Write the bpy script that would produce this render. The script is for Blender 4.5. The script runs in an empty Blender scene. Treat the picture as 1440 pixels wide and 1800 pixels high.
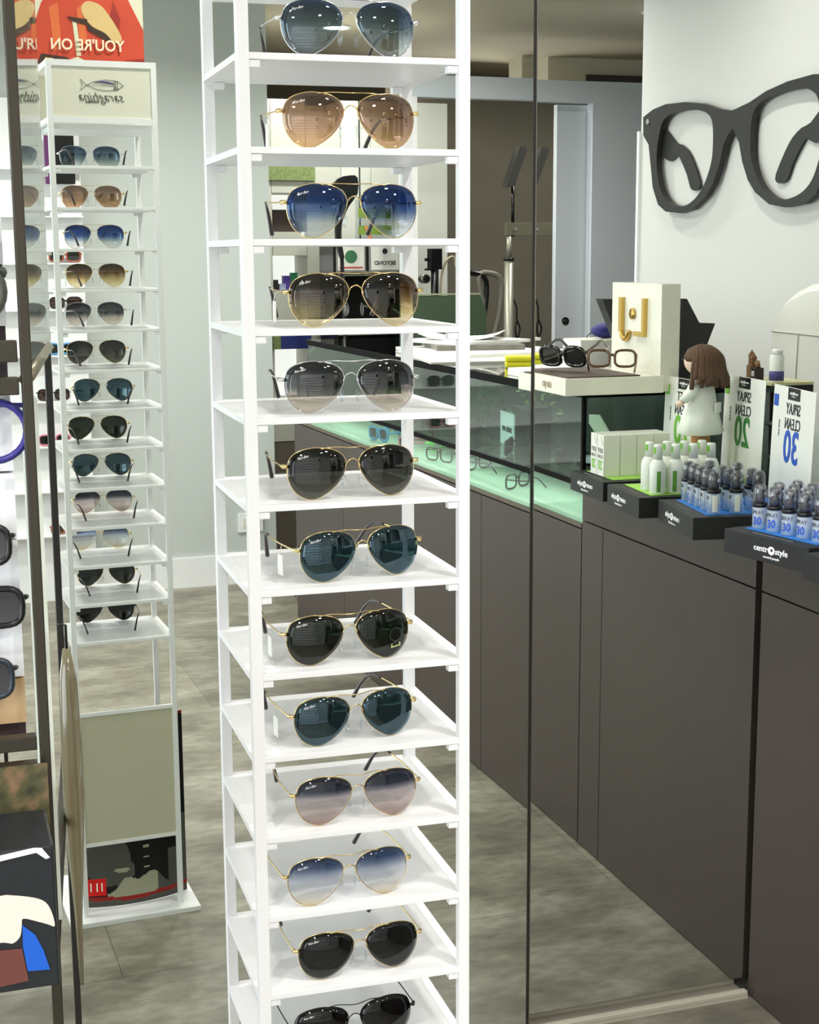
import bpy, bmesh, math, random
from mathutils import Vector, Matrix, Euler
random.seed(7)
scn = bpy.context.scene
C = scn.collection
PI = math.pi

# ------------------------------------------------------------------ camera
cam_d = bpy.data.cameras.new('camera'); cam = bpy.data.objects.new('camera', cam_d); C.objects.link(cam)
yaw, pitch, roll = .313, .1711, -.0058
fw = Vector((math.sin(yaw)*math.cos(pitch), math.cos(yaw)*math.cos(pitch), -math.sin(pitch)))
rt = Vector((math.cos(yaw), -math.sin(yaw), 0)); up = rt.cross(fw)
r2 = rt*math.cos(roll)+up*math.sin(roll); u2 = up*math.cos(roll)-rt*math.sin(roll)
M = Matrix((r2, u2, -fw)).transposed().to_4x4(); M.translation = Vector((0, -2.5754, 1.5376))
cam.matrix_world = M
cam_d.sensor_fit = 'VERTICAL'; cam_d.sensor_height = 36; cam_d.lens = 2629.66/1800*36
cam_d.clip_start = .02
scn.camera = cam

# ------------------------------------------------------------------ world, exposure, daylight
w = bpy.data.worlds.new('world'); scn.world = w; w.use_nodes = True
w.node_tree.nodes['Background'].inputs[0].default_value = (.80, .88, 1, 1)
w.node_tree.nodes['Background'].inputs[1].default_value = 1.0
vs = scn.view_settings
vs.view_transform = 'Standard'; vs.look = 'None'; vs.gamma = 1; vs.use_curve_mapping = False
vs.exposure = 0.0
scn.cycles.max_bounces = 14; scn.cycles.transparent_max_bounces = 24; scn.cycles.glossy_bounces = 8
scn.cycles.transmission_bounces = 10

def area(name, loc, size, energy, rot, col=(1, 1, 1), sy=None, shape=None):
    l = bpy.data.lights.new(name, 'AREA'); l.energy = energy; l.color = col
    if sy: l.shape = 'RECTANGLE'; l.size_y = sy
    if shape: l.shape = shape
    l.size = size
    o = bpy.data.objects.new(name, l); C.objects.link(o); o.location = loc; o.rotation_euler = rot
    return o
area('window_daylight', (-2.75, -2.6, 1.45), 4.6, 165, (0, -PI/2, 0), (.93, .97, 1), sy=2.3)
for l in (C.objects['window_daylight'],): l.rotation_euler = (0, -PI/2, 0); l.data.size = 2.3; l.data.size_y = 4.6
area('office_area_light', (3.6, -6.6, 1.9), 1.2, 14, (PI/2, 0, 0), (1, .97, .9), sy=1.2)  # bare area light behind the examination room

# ------------------------------------------------------------------ materials
def s2l(c):
    return tuple(((x/255)/12.92 if x/255 <= .04045 else (((x/255)+.055)/1.055)**2.4) for x in c)
MATS = {}
def mat(name, rgb, rough=.5, metal=0, spec=.5, noise=0, nscale=20, coat=0, bump=0, emit=0):
    if name in MATS: return MATS[name]
    m = bpy.data.materials.new(name); m.use_nodes = True; nt = m.node_tree
    b = nt.nodes['Principled BSDF']; col = (*s2l(rgb), 1)
    b.inputs['Base Color'].default_value = col
    b.inputs['Roughness'].default_value = rough; b.inputs['Metallic'].default_value = metal
    b.inputs['Specular IOR Level'].default_value = spec
    b.inputs['Coat Weight'].default_value = coat
    if emit:
        b.inputs['Emission Color'].default_value = col; b.inputs['Emission Strength'].default_value = emit
    if noise or bump:
        tc = nt.nodes.new('ShaderNodeTexCoord'); n = nt.nodes.new('ShaderNodeTexNoise')
        n.inputs['Scale'].default_value = nscale; n.inputs['Detail'].default_value = 4
        nt.links.new(tc.outputs['Object'], n.inputs['Vector'])
        if noise:
            mx = nt.nodes.new('ShaderNodeMix'); mx.data_type = 'RGBA'
            mx.inputs[6].default_value = tuple(c*(1-noise) for c in col[:3])+(1,)
            mx.inputs[7].default_value = tuple(min(1, c*(1+noise)) for c in col[:3])+(1,)
            nt.links.new(n.outputs['Fac'], mx.inputs[0]); nt.links.new(mx.outputs[2], b.inputs['Base Color'])
        if bump:
            bp = nt.nodes.new('ShaderNodeBump'); bp.inputs['Strength'].default_value = bump
            bp.inputs['Distance'].default_value = .002
            nt.links.new(n.outputs['Fac'], bp.inputs['Height']); nt.links.new(bp.outputs[0], b.inputs['Normal'])
    MATS[name] = m; return m

def glassy(name, tint, refl=.06, rough=0, fres=True, grad=None, gcol=None):
    """thin see-through sheet: tinted transparency plus a Fresnel gloss; grad = [(z, rgb), ...] over object z"""
    m = bpy.data.materials.new(name); m.use_nodes = True; nt = m.node_tree
    for n in list(nt.nodes): nt.nodes.remove(n)
    out = nt.nodes.new('ShaderNodeOutputMaterial'); mix = nt.nodes.new('ShaderNodeMixShader')
    tr = nt.nodes.new('ShaderNodeBsdfTransparent'); gl = nt.nodes.new('ShaderNodeBsdfGlossy')
    gl.inputs['Roughness'].default_value = rough
    tr.inputs[0].default_value = (*tint, 1)
    nt.links.new(tr.outputs[0], mix.inputs[1]); nt.links.new(gl.outputs[0], mix.inputs[2])
    nt.links.new(mix.outputs[0], out.inputs[0])
    if gcol: gl.inputs[0].default_value = (*gcol, 1)
    lw = nt.nodes.new('ShaderNodeLayerWeight'); lw.inputs[0].default_value = .5
    pw = nt.nodes.new('ShaderNodeMath'); pw.operation = 'POWER'; pw.inputs[1].default_value = 5
    ma = nt.nodes.new('ShaderNodeMath'); ma.operation = 'MULTIPLY_ADD'; ma.inputs[1].default_value = .9; ma.inputs[2].default_value = refl; ma.use_clamp = True
    nt.links.new(lw.outputs['Facing'], pw.inputs[0]); nt.links.new(pw.outputs[0], ma.inputs[0]); nt.links.new(ma.outputs[0], mix.inputs[0])
    if grad:
        tc = nt.nodes.new('ShaderNodeTexCoord'); sp = nt.nodes.new('ShaderNodeSeparateXYZ')
        mr = nt.nodes.new('ShaderNodeMapRange'); rp = nt.nodes.new('ShaderNodeValToRGB')
        z0, z1 = grad[0][0], grad[-1][0]
        mr.inputs[1].default_value = z0; mr.inputs[2].default_value = z1
        nt.links.new(tc.outputs['Object'], sp.inputs[0]); nt.links.new(sp.outputs[2], mr.inputs[0])
        nt.links.new(mr.outputs[0], rp.inputs[0]); nt.links.new(rp.outputs[0], tr.inputs[0])
        el = rp.color_ramp.elements
        while len(el) < len(grad): el.new(.5)
        for e, (z, c) in zip(el, grad): e.position = (z-z0)/(z1-z0); e.color = (*c, 1)
    return m

white = mat('white_lacquer', (240, 240, 240), .35)
white2 = mat('white_card', (238, 237, 230), .55)
cream = mat('cream_panel', (226, 223, 206), .5)
gold = mat('gold_metal', (236, 208, 146), .2, 1)
silver = mat('silver_metal', (225, 225, 225), .15, 1)
gunmetal = mat('gunmetal', (60, 58, 60), .25, 1)
tip_dark = mat('dark_temple_sleeve', (42, 30, 32), .25, coat=.5)
black = mat('black_plastic', (22, 22, 24), .25)
blackm = mat('black_card', (30, 31, 31), .55)
counter_m = mat('taupe_laminate', (66, 56, 51), .42, noise=.05, nscale=6)
bronze = mat('dark_bronze_metal', (72, 67, 58), .38, .7)
chrome = mat('brushed_steel', (180, 178, 170), .25, 1)
alu = mat('satin_aluminium', (204, 198, 180), .4, .25)
ink = mat('dark_ink', (40, 42, 48), .6)
inkw = mat('white_ink', (245, 245, 245), .6)
green_ink = mat('green_ink', (120, 190, 50), .5)
green_dk = mat('dark_green_ink', (58, 132, 52), .5)
blue_ink = mat('blue_ink', (30, 85, 190), .5)
blue_liner = mat('blue_tray_liner', (45, 130, 220), .35)
green_liner = mat('green_tray_liner', (165, 220, 90), .4)
clear_glass = glassy('clear_glass', (.96, .985, .97), .05)
green_glass = glassy('greenish_glass', (.88, .95, .91), .02)
pane_glass = glassy('window_glass', (.97, .99, 1), .05)
clear_plastic = glassy('clear_plastic', (.90, .92, .93), .09, .05)
bottle_clear = glassy('clear_bottle_plastic', (.93, .96, .985), .08, .12)
def milky(m, rgb, f):
    nt = m.node_tree; out = next(n for n in nt.nodes if n.type == 'OUTPUT_MATERIAL'); src = out.inputs[0].links[0].from_socket
    d = nt.nodes.new('ShaderNodeBsdfDiffuse'); d.inputs[0].default_value = (*s2l(rgb), 1)
    mx = nt.nodes.new('ShaderNodeMixShader'); mx.inputs[0].default_value = f
    nt.links.new(src, mx.inputs[1]); nt.links.new(d.outputs[0], mx.inputs[2]); nt.links.new(mx.outputs[0], out.inputs[0])
milky(bottle_clear, (226, 236, 246), .34)

# ------------------------------------------------------------------ helpers
def link(me_or_bm, name, m=None, parent=None, smooth=False):
    if isinstance(me_or_bm, bmesh.types.BMesh):
        me = bpy.data.meshes.new(name); bmesh.ops.recalc_face_normals(me_or_bm, faces=me_or_bm.faces)
        me_or_bm.to_mesh(me); me_or_bm.free()
    else: me = me_or_bm
    if m is not None:
        for x in (m if isinstance(m, (list, tuple)) else [m]): me.materials.append(x)
    if smooth:
        for p in me.polygons: p.use_smooth = True
    o = bpy.data.objects.new(name, me); C.objects.link(o)
    if parent: o.parent = parent
    return o
def tag(o, label=None, cat=None, group=None, kind=None):
    if label: o['label'] = label
    if cat: o['category'] = cat
    if group: o['group'] = group
    if kind: o['kind'] = kind
    return o
def empty(name, loc=(0, 0, 0), rz=0, label=None, cat=None, group=None):
    o = bpy.data.objects.new(name, None); C.objects.link(o); o.empty_display_size = .05
    o.location = loc; o.rotation_euler = (0, 0, rz); tag(o, label, cat, group); return o
def box(bm, x0, x1, y0, y1, z0, z1, mi=0, bev=0):
    vs_ = [bm.verts.new((x, y, z)) for x in (x0, x1) for y in (y0, y1) for z in (z0, z1)]
    fs = []
    for idx in ((0, 1, 3, 2), (4, 6, 7, 5), (0, 4, 5, 1), (2, 3, 7, 6), (0, 2, 6, 4), (1, 5, 7, 3)):
        f = bm.faces.new([vs_[i] for i in idx]); f.material_index = mi; fs.append(f)
    if bev:
        es = list({e for f in fs for e in f.edges})
        bmesh.ops.bevel(bm, geom=es, offset=bev, segments=2, affect='EDGES', profile=.6)
    return vs_
def B(name, dims, m, parent=None, bev=0):
    bm = bmesh.new(); box(bm, *dims, bev=bev); return link(bm, name, m, parent)
def tube(bm, pts, r, seg=8, closed=False, mi=0, caps=True):
    pts = [Vector(p) for p in pts]; n = len(pts)
    rs = r if isinstance(r, (list, tuple)) else [r]*n
    rings = []; prev = None
    for i, p in enumerate(pts):
        a = pts[(i-1) % n] if (closed or i > 0) else p; b = pts[(i+1) % n] if (closed or i < n-1) else p
        t = (b-a).normalized()
        if prev is None:
            ref = Vector((0, 0, 1)) if abs(t.z) < .9 else Vector((0, 1, 0)); nrm = t.cross(ref).normalized()
        else:
            nrm = (prev-t*prev.dot(t)); nrm = nrm.normalized() if nrm.length > 1e-6 else t.orthogonal().normalized()
        prev = nrm; bn = t.cross(nrm)
        rings.append([bm.verts.new(p+(nrm*math.cos(2*PI*k/seg)+bn*math.sin(2*PI*k/seg))*rs[i]) for k in range(seg)])
    m_ = n if closed else n-1
    for i in range(m_):
        A, D = rings[i], rings[(i+1) % n]
        for k in range(seg):
            f = bm.faces.new((A[k], A[(k+1) % seg], D[(k+1) % seg], D[k])); f.material_index = mi; f.smooth = True
    if not closed and caps:
        bm.faces.new(rings[0][::-1]).material_index = mi; bm.faces.new(rings[-1]).material_index = mi
def T(name, pts, r, m, parent=None, seg=8, closed=False):
    bm = bmesh.new(); tube(bm, pts, r, seg, closed); return link(bm, name, m, parent)
def lathe(bm, prof, seg=24, c=(0, 0, 0), mi=0):
    rings = []
    for (r, z) in prof:
        rings.append([bm.verts.new((c[0]+max(r, 1e-5)*math.cos(2*PI*k/seg), c[1]+max(r, 1e-5)*math.sin(2*PI*k/seg), c[2]+z)) for k in range(seg)])
    for i in range(len(rings)-1):
        for k in range(seg):
            f = bm.faces.new((rings[i][k], rings[i][(k+1) % seg], rings[i+1][(k+1) % seg], rings[i+1][k])); f.smooth = True; f.material_index = mi
    bm.faces.new(rings[0][::-1]).material_index = mi; bm.faces.new(rings[-1]).material_index = mi
def Lz(name, prof, m, parent=None, seg=24, c=(0, 0, 0)):
    bm = bmesh.new(); lathe(bm, prof, seg, c); return link(bm, name, m, parent)
def basis(origin, xd, upv):
    xd = Vector(xd).normalized(); upv = Vector(upv).normalized(); n = xd.cross(upv)
    m_ = Matrix((xd, upv, n)).transposed().to_4x4(); m_.translation = Vector(origin); return m_
def text(s, size, m, origin, xd, upv, parent=None, ext=.0006, name='lettering', align='CENTER', sx=1, shear=0, label=None, bold=0):
    cu = bpy.data.curves.new('t', 'FONT'); cu.body = s; cu.size = size; cu.extrude = ext; cu.align_x = align
    cu.align_y = 'CENTER'; cu.shear = shear; cu.offset = bold; cu.resolution_u = 3
    o = bpy.data.objects.new('t', cu); C.objects.link(o)
    me = bpy.data.meshes.new_from_object(o); bpy.data.objects.remove(o); bpy.data.curves.remove(cu)
    me.transform(basis(origin, xd, upv) @ Matrix.Diagonal((sx, 1, 1, 1)))
    r = link(me, name, m, parent)
    if label: r['label'] = label
    return r
def poly_prism(bm, pts, z0, z1, mi=0, holes=()):
    """closed outline(s) in the xy plane (2-D points) filled and extruded z0..z1"""
    tmp = bmesh.new(); allloops = [pts]+list(holes)
    for lp in allloops:
        v = [tmp.verts.new((p[0], p[1], 0)) for p in lp]
        for i in range(len(v)): tmp.edges.new((v[i], v[(i+1) % len(v)]))
    bmesh.ops.triangle_fill(tmp, use_beauty=True, use_dissolve=False, edges=tmp.edges[:])
    tmp.verts.index_update()
    lo = [bm.verts.new((v.co.x, v.co.y, z0)) for v in tmp.verts]; hi = [bm.verts.new((v.co.x, v.co.y, z1)) for v in tmp.verts]
    for f in tmp.faces:
        a = [v.index for v in f.verts]
        bm.faces.new([hi[i] for i in a]).material_index = mi; bm.faces.new([lo[i] for i in a[::-1]]).material_index = mi
    base = 0
    for lp in allloops:
        n = len(lp)
        for i in range(n):
            a, b = base+i, base+(i+1) % n
            bm.faces.new((lo[a], lo[b], hi[b], hi[a])).material_index = mi
        base += n
    tmp.free()
def smooth_loop(pts, sub=4, closed=True):
    n = len(pts); out = []
    rng = range(n if closed else n-1)
    for i in rng:
        P = [pts[(i+k-1) % n] if closed else pts[min(max(i+k-1, 0), n-1)] for k in range(4)]
        for s in range(sub):
            t = s/sub; q = []
            for d in range(len(pts[0])):
                a, b, c_, d_ = (p[d] for p in P)
                q.append(.5*(2*b+(c_-a)*t+(2*a-5*b+4*c_-d_)*t*t+(3*b-a-3*c_+d_)*t**3))
            out.append(tuple(q))
    if not closed: out.append(tuple(pts[-1]))
    return out
def art(name, layers, origin, xd, upv, parent, th=.0012, step=.00035):
    """a flat printed card: layers of (material, outline) stacked by a print's thickness, one mesh"""
    bm = bmesh.new(); ms = []
    z = 0
    for i, (m, pts) in enumerate(layers):
        if m not in ms: ms.append(m)
        poly_prism(bm, pts, -th if i == 0 else 0, step*(i) if i else 0, ms.index(m))
    bm.transform(basis(origin, xd, upv))
    return link(bm, name, ms, parent)
def rect(x0, x1, y0, y1): return [(x0, y0), (x1, y0), (x1, y1), (x0, y1)]
def copy_tree(o, parent=None):
    c = o.copy(); C.objects.link(c); c.parent = parent
    for ch in list(o.children):
        d = ch.copy(); C.objects.link(d); d.parent = c
        for g in ch.children:
            e = g.copy(); C.objects.link(e); e.parent = d
    return c
def struct(name, bm_or_dims, m, label=None):
    o = B(name, bm_or_dims, m) if isinstance(bm_or_dims, tuple) else link(bm_or_dims, name, m)
    tag(o, label, None, kind='structure'); return o

# ------------------------------------------------------------------ setting
def floor_mat():
    m = bpy.data.materials.new('stone_vinyl'); m.use_nodes = True; nt = m.node_tree; b = nt.nodes['Principled BSDF']
    tc = nt.nodes.new('ShaderNodeTexCoord'); br = nt.nodes.new('ShaderNodeTexBrick')
    br.inputs['Scale'].default_value = 1; br.inputs['Brick Width'].default_value = 1.2; br.inputs['Row Height'].default_value = .62
    br.inputs['Mortar Size'].default_value = .0015; br.inputs['Color1'].default_value = (.92, .92, .92, 1); br.inputs['Color2'].default_value = (1.12, 1.12, 1.10, 1)
    br.inputs['Mortar'].default_value = (.6, .6, .6, 1)
    mp = nt.nodes.new('ShaderNodeMapping'); mp.inputs['Location'].default_value = (.25, -.02, 0)
    nt.links.new(tc.outputs['Object'], mp.inputs[0]); nt.links.new(mp.outputs[0], br.inputs['Vector'])
    mp2 = nt.nodes.new('ShaderNodeMapping'); mp2.inputs['Scale'].default_value = (1, 1.9, 1); nt.links.new(tc.outputs['Object'], mp2.inputs[0])
    n1 = nt.nodes.new('ShaderNodeTexNoise'); n1.inputs['Scale'].default_value = 3.2; n1.inputs['Detail'].default_value = 6; n1.inputs['Roughness'].default_value = .62
    n2 = nt.nodes.new('ShaderNodeTexNoise'); n2.inputs['Scale'].default_value = 22; n2.inputs['Detail'].default_value = 6
    for n in (n1, n2): nt.links.new(mp2.outputs[0], n.inputs['Vector'])
    r1 = nt.nodes.new('ShaderNodeValToRGB'); e = r1.color_ramp.elements
    e[0].position = .36; e[0].color = (*s2l((106, 101, 89)), 1); e[1].position = .66; e[1].color = (*s2l((152, 148, 135)), 1)
    mid = e.new(.5); mid.color = (*s2l((128, 123, 109)), 1)
    nt.links.new(n1.outputs['Fac'], r1.inputs[0])
    r2_ = nt.nodes.new('ShaderNodeValToRGB'); e = r2_.color_ramp.elements
    e[0].position = .33; e[0].color = (.78, .78, .78, 1); e[1].position = .62; e[1].color = (1.06, 1.06, 1.06, 1)
    nt.links.new(n2.outputs['Fac'], r2_.inputs[0])
    a = nt.nodes.new('ShaderNodeMix'); a.data_type = 'RGBA'; a.blend_type = 'MULTIPLY'; a.inputs[0].default_value = 1
    nt.links.new(r1.outputs[0], a.inputs[6]); nt.links.new(r2_.outputs[0], a.inputs[7])
    c = nt.nodes.new('ShaderNodeMix'); c.data_type = 'RGBA'; c.blend_type = 'MULTIPLY'; c.inputs[0].default_value = 1
    nt.links.new(a.outputs[2], c.inputs[6]); nt.links.new(br.outputs[0], c.inputs[7]); nt.links.new(c.outputs[2], b.inputs['Base Color'])
    b.inputs['Roughness'].default_value = .42; b.inputs['Specular IOR Level'].default_value = .4
    return m
green_wall = mat('pale_sage_paint', (196, 202, 198), .7, noise=.02, nscale=2)
right_wall_m = mat('warm_white_paint', (207, 206, 202), .7, noise=.015, nscale=2)
lav = mat('pale_blue_grey_paint', (206, 211, 217), .6)
taupe = mat('taupe_paint', (122, 115, 101), .75)
ceil_m = mat('ceiling_paint', (196, 188, 168), .8)
struct('floor', (-2.3, 4.9, -7.4, .25, -.06, 0), floor_mat())
struct('ceiling', (-2.3, 4.9, -7.4, .25, 2.72, 2.8), ceil_m)
struct('wall_front', (-2.3, 4.9, .06, .2, 0, 2.72), right_wall_m)
struct('wall_back', (-2.25, 1.68, -4.47, -4.37, 0, 2.72), green_wall)
struct('wall_far', (1.0, 4.9, -7.3, -7.2, 0, 2.72), taupe)
struct('baseboard_back', (-2.2, 1.68, -4.37, -4.356, 0, .14), white)
struct('wall_right', (2.62, 2.74, -2.66, .06, 0, 2.72), right_wall_m)
struct('trim_1', (2.61, 2.622, -2.675, -2.658, 0, 1.985), white)
struct('wall_end', (4.8, 4.9, -7.2, .06, 0, 2.72), taupe)
struct('wall_passage', (1.0, 1.06, -7.2, -4.47, 0, 2.72), right_wall_m)
# partition with the opening to the examination room
bm = bmesh.new(); box(bm, 2.33, 4.8, -4.26, -4.2, 2.245, 2.345); box(bm, 3.131, 4.8, -4.26, -4.2, 0, 2.245); box(bm, 2.29, 2.33, -4.26, -4.2, 0, 2.345)
struct('wall_partition', bm, lav)
# sliding door leaf half open behind the partition
d3 = B('door_3', (2.975, 3.2, -4.31, -4.27, .005, 2.24), lav); d3['kind'] = 'structure'
T('door_handle', [(3.03, -4.268, 1.205), (3.03, -4.266, 1.205)], [.019, .019], gunmetal, d3, 16); T('door_handle', [(3.03, -4.2665, 1.205), (3.03, -4.2625, 1.205)], [.012, .012], silver, d3, 16)
struct('wall_examination', (2.7, 4.8, -5.7, -5.6, 0, 2.46), taupe)
struct('trim_2', (2.28, 2.34, -4.28, -4.19, 0, 2.245), white)
# ceiling beam box seen above the partition
struct('trim_3', (3.75, 4.8, -6.4, -6.2, 2.42, 2.72), cream)
struct('trim_4', (4.0, 4.8, -6.19, -6.17, 2.3, 2.62), mat('dark_beam_opening', (70, 68, 62), .6))  # flat dark sheet standing in for the shaded opening in the beam
# storefront window wall on the left
bm = bmesh.new()
box(bm, -2.3, -2.2, -7.4, -4.9, 0, 2.72); box(bm, -2.3, -2.2, -.3, .06, 0, 2.72); box(bm, -2.3, -2.2, -4.9, -.3, 2.6, 2.72); box(bm, -2.3, -2.2, -4.9, -.3, 0, .3)
struct('wall_left', bm, right_wall_m)
struct('wall_rear', (-2.3, 1.0, -7.4, -7.3, 0, 2.72), right_wall_m)
wn = B('window_1', (-2.262, -2.25, -4.9, -.3, .3, 2.6), pane_glass); wn['kind'] = 'structure'
bm = bmesh.new()
for y in (-4.9, -3.4, -1.85, -.36): box(bm, -2.28, -2.22, y, y+.06, .3, 2.6)
box(bm, -2.28, -2.22, -4.9, -.3, .3, .36); box(bm, -2.28, -2.22, -4.9, -.3, 2.54, 2.6)
link(bm, 'window_frame', bronze, wn)
# outlet plate on the back wall
o = empty('wall_outlet', (1.556, -4.37, .288), label='white rectangular outlet plate low on the sage wall above the skirting board', cat='outlet')
B('cover_plate', (-.06, .06, 0, .009, -.045, .045), white, o, .002)
for sx in (-.028, .0, .028): B('socket', (sx-.011, sx+.011, .009, .012, -.022, .022), cream, o)

# ------------------------------------------------------------------ ceiling downlights
lamp_em = mat('downlight_diffuser', (255, 250, 238), .5, emit=14)
def downlight(x, y, en, label, grp):
    o = empty('ceiling_downlight', (x, y, 2.72), label=label, cat='ceiling light', group=grp)
    Lz('trim_ring', [(.085, 0), (.088, -.004), (.080, -.010), (.066, -.008), (.066, 0)], white, o, 28)
    Lz('diffuser', [(.064, -.001), (.064, -.006)], lamp_em, o, 28)
    l = area('downlight_beam', (x, y, 2.70), .13, en, (0, 0, 0), (1, .975, .96), shape='DISK'); l.data.spread = 2.6
    return o
downlight(2.33, -5.42, 12, 'round ceiling light over the office, glowing beyond the partition', None)
dls = [(-.25, -1.0, 9), (.75, -.55, 9), (1.0, -2.0, 12), (-.5, -2.4, 14), (.9, -3.3, 20), (-.7, -3.6, 17), (2.0, -1.5, 8), (2.2, -3.3, 20)]
for i, (x, y, en_) in enumerate(dls):
    downlight(x, y, en_, 'round recessed downlight in the shop ceiling', 'shop ceiling downlights')
downlight(2.05, -4.60, 17, 'round ceiling light added out of view to brighten the grey storage cabinet', None)  # extra lamp, out of view, added to brighten the office cabinets
downlight(3.6, -4.45, 12, 'round ceiling light added out of view to brighten the examination room', None)  # unseen lamp put in to light the examination room

# ------------------------------------------------------------------ mirrored sliding doors
mirror_m = mat('mirror_silvering', (238, 242, 236), 0, 1)
edge_dark = mat('mirror_edge_dark', (38, 36, 32), .3)
mr = empty('sliding_mirror_door', (1.3, 0, 0), label='tall mirrored sliding door behind the counter, on the rear track right of the joint', cat='mirror')
B('mirror_panel', (-.33, 1.28, 0, .006, .034, 2.70), mirror_m, mr); B('backing_panel', (-.33, 1.28, .0065, .028, .034, 2.70), edge_dark, mr)
dl = .0145
ml = empty('sliding_mirror_door', (1.053, -.0465, 0), dl, label='tall mirrored sliding door behind the tower stand, on the front track', cat='mirror')
B('mirror_panel', (-3.1, 0, 0, .005, .006, 2.70), mirror_m, ml); B('backing_panel', (-3.1, 0, .0055, .022, .006, 2.70), edge_dark, ml)
B('edge_profile', (.0003, .0045, -.0015, .022, .006, 2.70), edge_dark, ml); B('edge_profile', (.0047, .0065, -.0025, .022, .006, 2.70), chrome, ml)
rl = empty('door_track', (0, 0, 0), label='double-groove metal floor track at the foot of the mirrored doors', cat='track')
B('track_base', (-2.1, 1.562, -.026, .05, .0, .006), alu, rl); B('track_ridge', (-2.1, 1.562, -.026, -.010, .006, .016), alu, rl, .002); B('track_ridge', (-2.1, 1.562, .030, .05, .006, .016), alu, rl, .002)
for c in rl.children: pass
ml.location.z = .014

# ------------------------------------------------------------------ the tower stand
TW, TL, PS = .236, .2149, .012
Z1, DZ, ZT = 1.7224, .0883, 1.9488
tw = empty('sunglasses_tower_stand', (.302, -1.1143, 0), -.0231, label='tall white open-sided tower stand holding one pair of sunglasses on every shelf', cat='display stand')
for (x, y) in ((0, 0), (TW-PS, 0), (0, TL-PS), (TW-PS, TL-PS)):
    B('post', (x, x+PS, y, y+PS, .012, ZT), white, tw, .0008)
for i in range(13):
    z = Z1-DZ*i
    bm = bmesh.new(); box(bm, PS*.9, TW-PS*.9, .001, TL-.001, z, z+.0065, bev=.0006)
    box(bm, .0, PS*.9, PS, TL-PS, z, z+.0065); box(bm, TW-PS*.9, TW, PS, TL-PS, z, z+.0065)
    s = link(bm, 'shelf', white, tw)
    for x in (PS, TW-PS-.011):
        for y in (.002, TL-.013): B('shelf_bracket', (x, x+.011, y, y+.011, z-.0075, z-.0002), white, s, .001)
bm = bmesh.new()
for y in (.001, TL-.010):
    box(bm, PS, TW-PS, y, y+.009, ZT-.013, ZT); box(bm, PS, TW-PS, y, y+.009, 1.818, 1.830)
for x in (.001, TW-.010):
    box(bm, x, x+.009, PS, TL-PS, ZT-.013, ZT); box(bm, x, x+.009, PS, TL-PS, 1.818, 1.830)
link(bm, 'top_frame', white, tw)
B('top_board', (PS, TW-PS, PS, TL-PS, 1.806, 1.817), white, tw)
hp = B('header_panel', (PS, TW-PS, TL-.008, TL-.004, 1.830, ZT-.013), cream, tw)
B('header_panel', (PS, TW-PS, .004, .008, 1.830, ZT-.013), cream, tw)
bm = bmesh.new(); box(bm, PS, TW-PS, TL-.009, TL-.001, .496, .504); link(bm, 'lower_rail', white, tw)
bm = bmesh.new(); box(bm, PS, TW-PS, TL-.009, TL-.001, .182, .190); link(bm, 'lower_rail', white, tw)
B('lower_panel', (PS, TW-PS, TL-.007, TL-.004, .190, .496), mat('lower_grey_panel', (196, 192, 168), .5), tw)
B('base_plate', (-.034, TW+.034, -.05, TL+.034, 0, .012), white, tw, .001)
# fish logo and lettering on the mirror side of the header
hy = TL-.0036
navy = mat('navy_paint_stroke', (70, 66, 130), .5)
def hpt(u, v): return (TW/2-u, hy+.0006, 1.886+v)    # u to the reader's right when read from the mirror side
fl = [(-.046, .012), (-.034, .0215), (-.008, .0235), (.018, .019), (.032, .011), (.046, .024), (.042, .012), (.047, .0), (.032, .0125), (.012, .0035), (-.012, .001), (-.034, .004), (-.046, .012)]
bm = bmesh.new()
tube(bm, [hpt(*p) for p in fl], .00045, 5)
for a in ((-.034, .0215), (-.030, .0215), (-.027, .022)): tube(bm, [hpt(*a), hpt(a[0]+.001, .012), hpt(a[0], .002)], .0006, 5)
tube(bm, [hpt(-.026, .011), hpt(.02, .012)], .0003, 5)
link(bm, 'fish_outline', ink, hp)
bm = bmesh.new(); tube(bm, [hpt(-.025, .0155), hpt(-.014, .0175), hpt(0, .0195), (hpt(.016, .0175))], [.0012, .0020, .0018, .0004], 6); link(bm, 'fish_stroke', navy, hp)
text('saraghina', .0285, ink, hpt(0, -.013), (-1, 0, 0), (0, 0, 1), hp, shear=.4, sx=.92, bold=-.0006)
text('EYEWEAR', .0065, ink, hpt(.022, -.0235), (-1, 0, 0), (0, 0, 1), hp)

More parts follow.
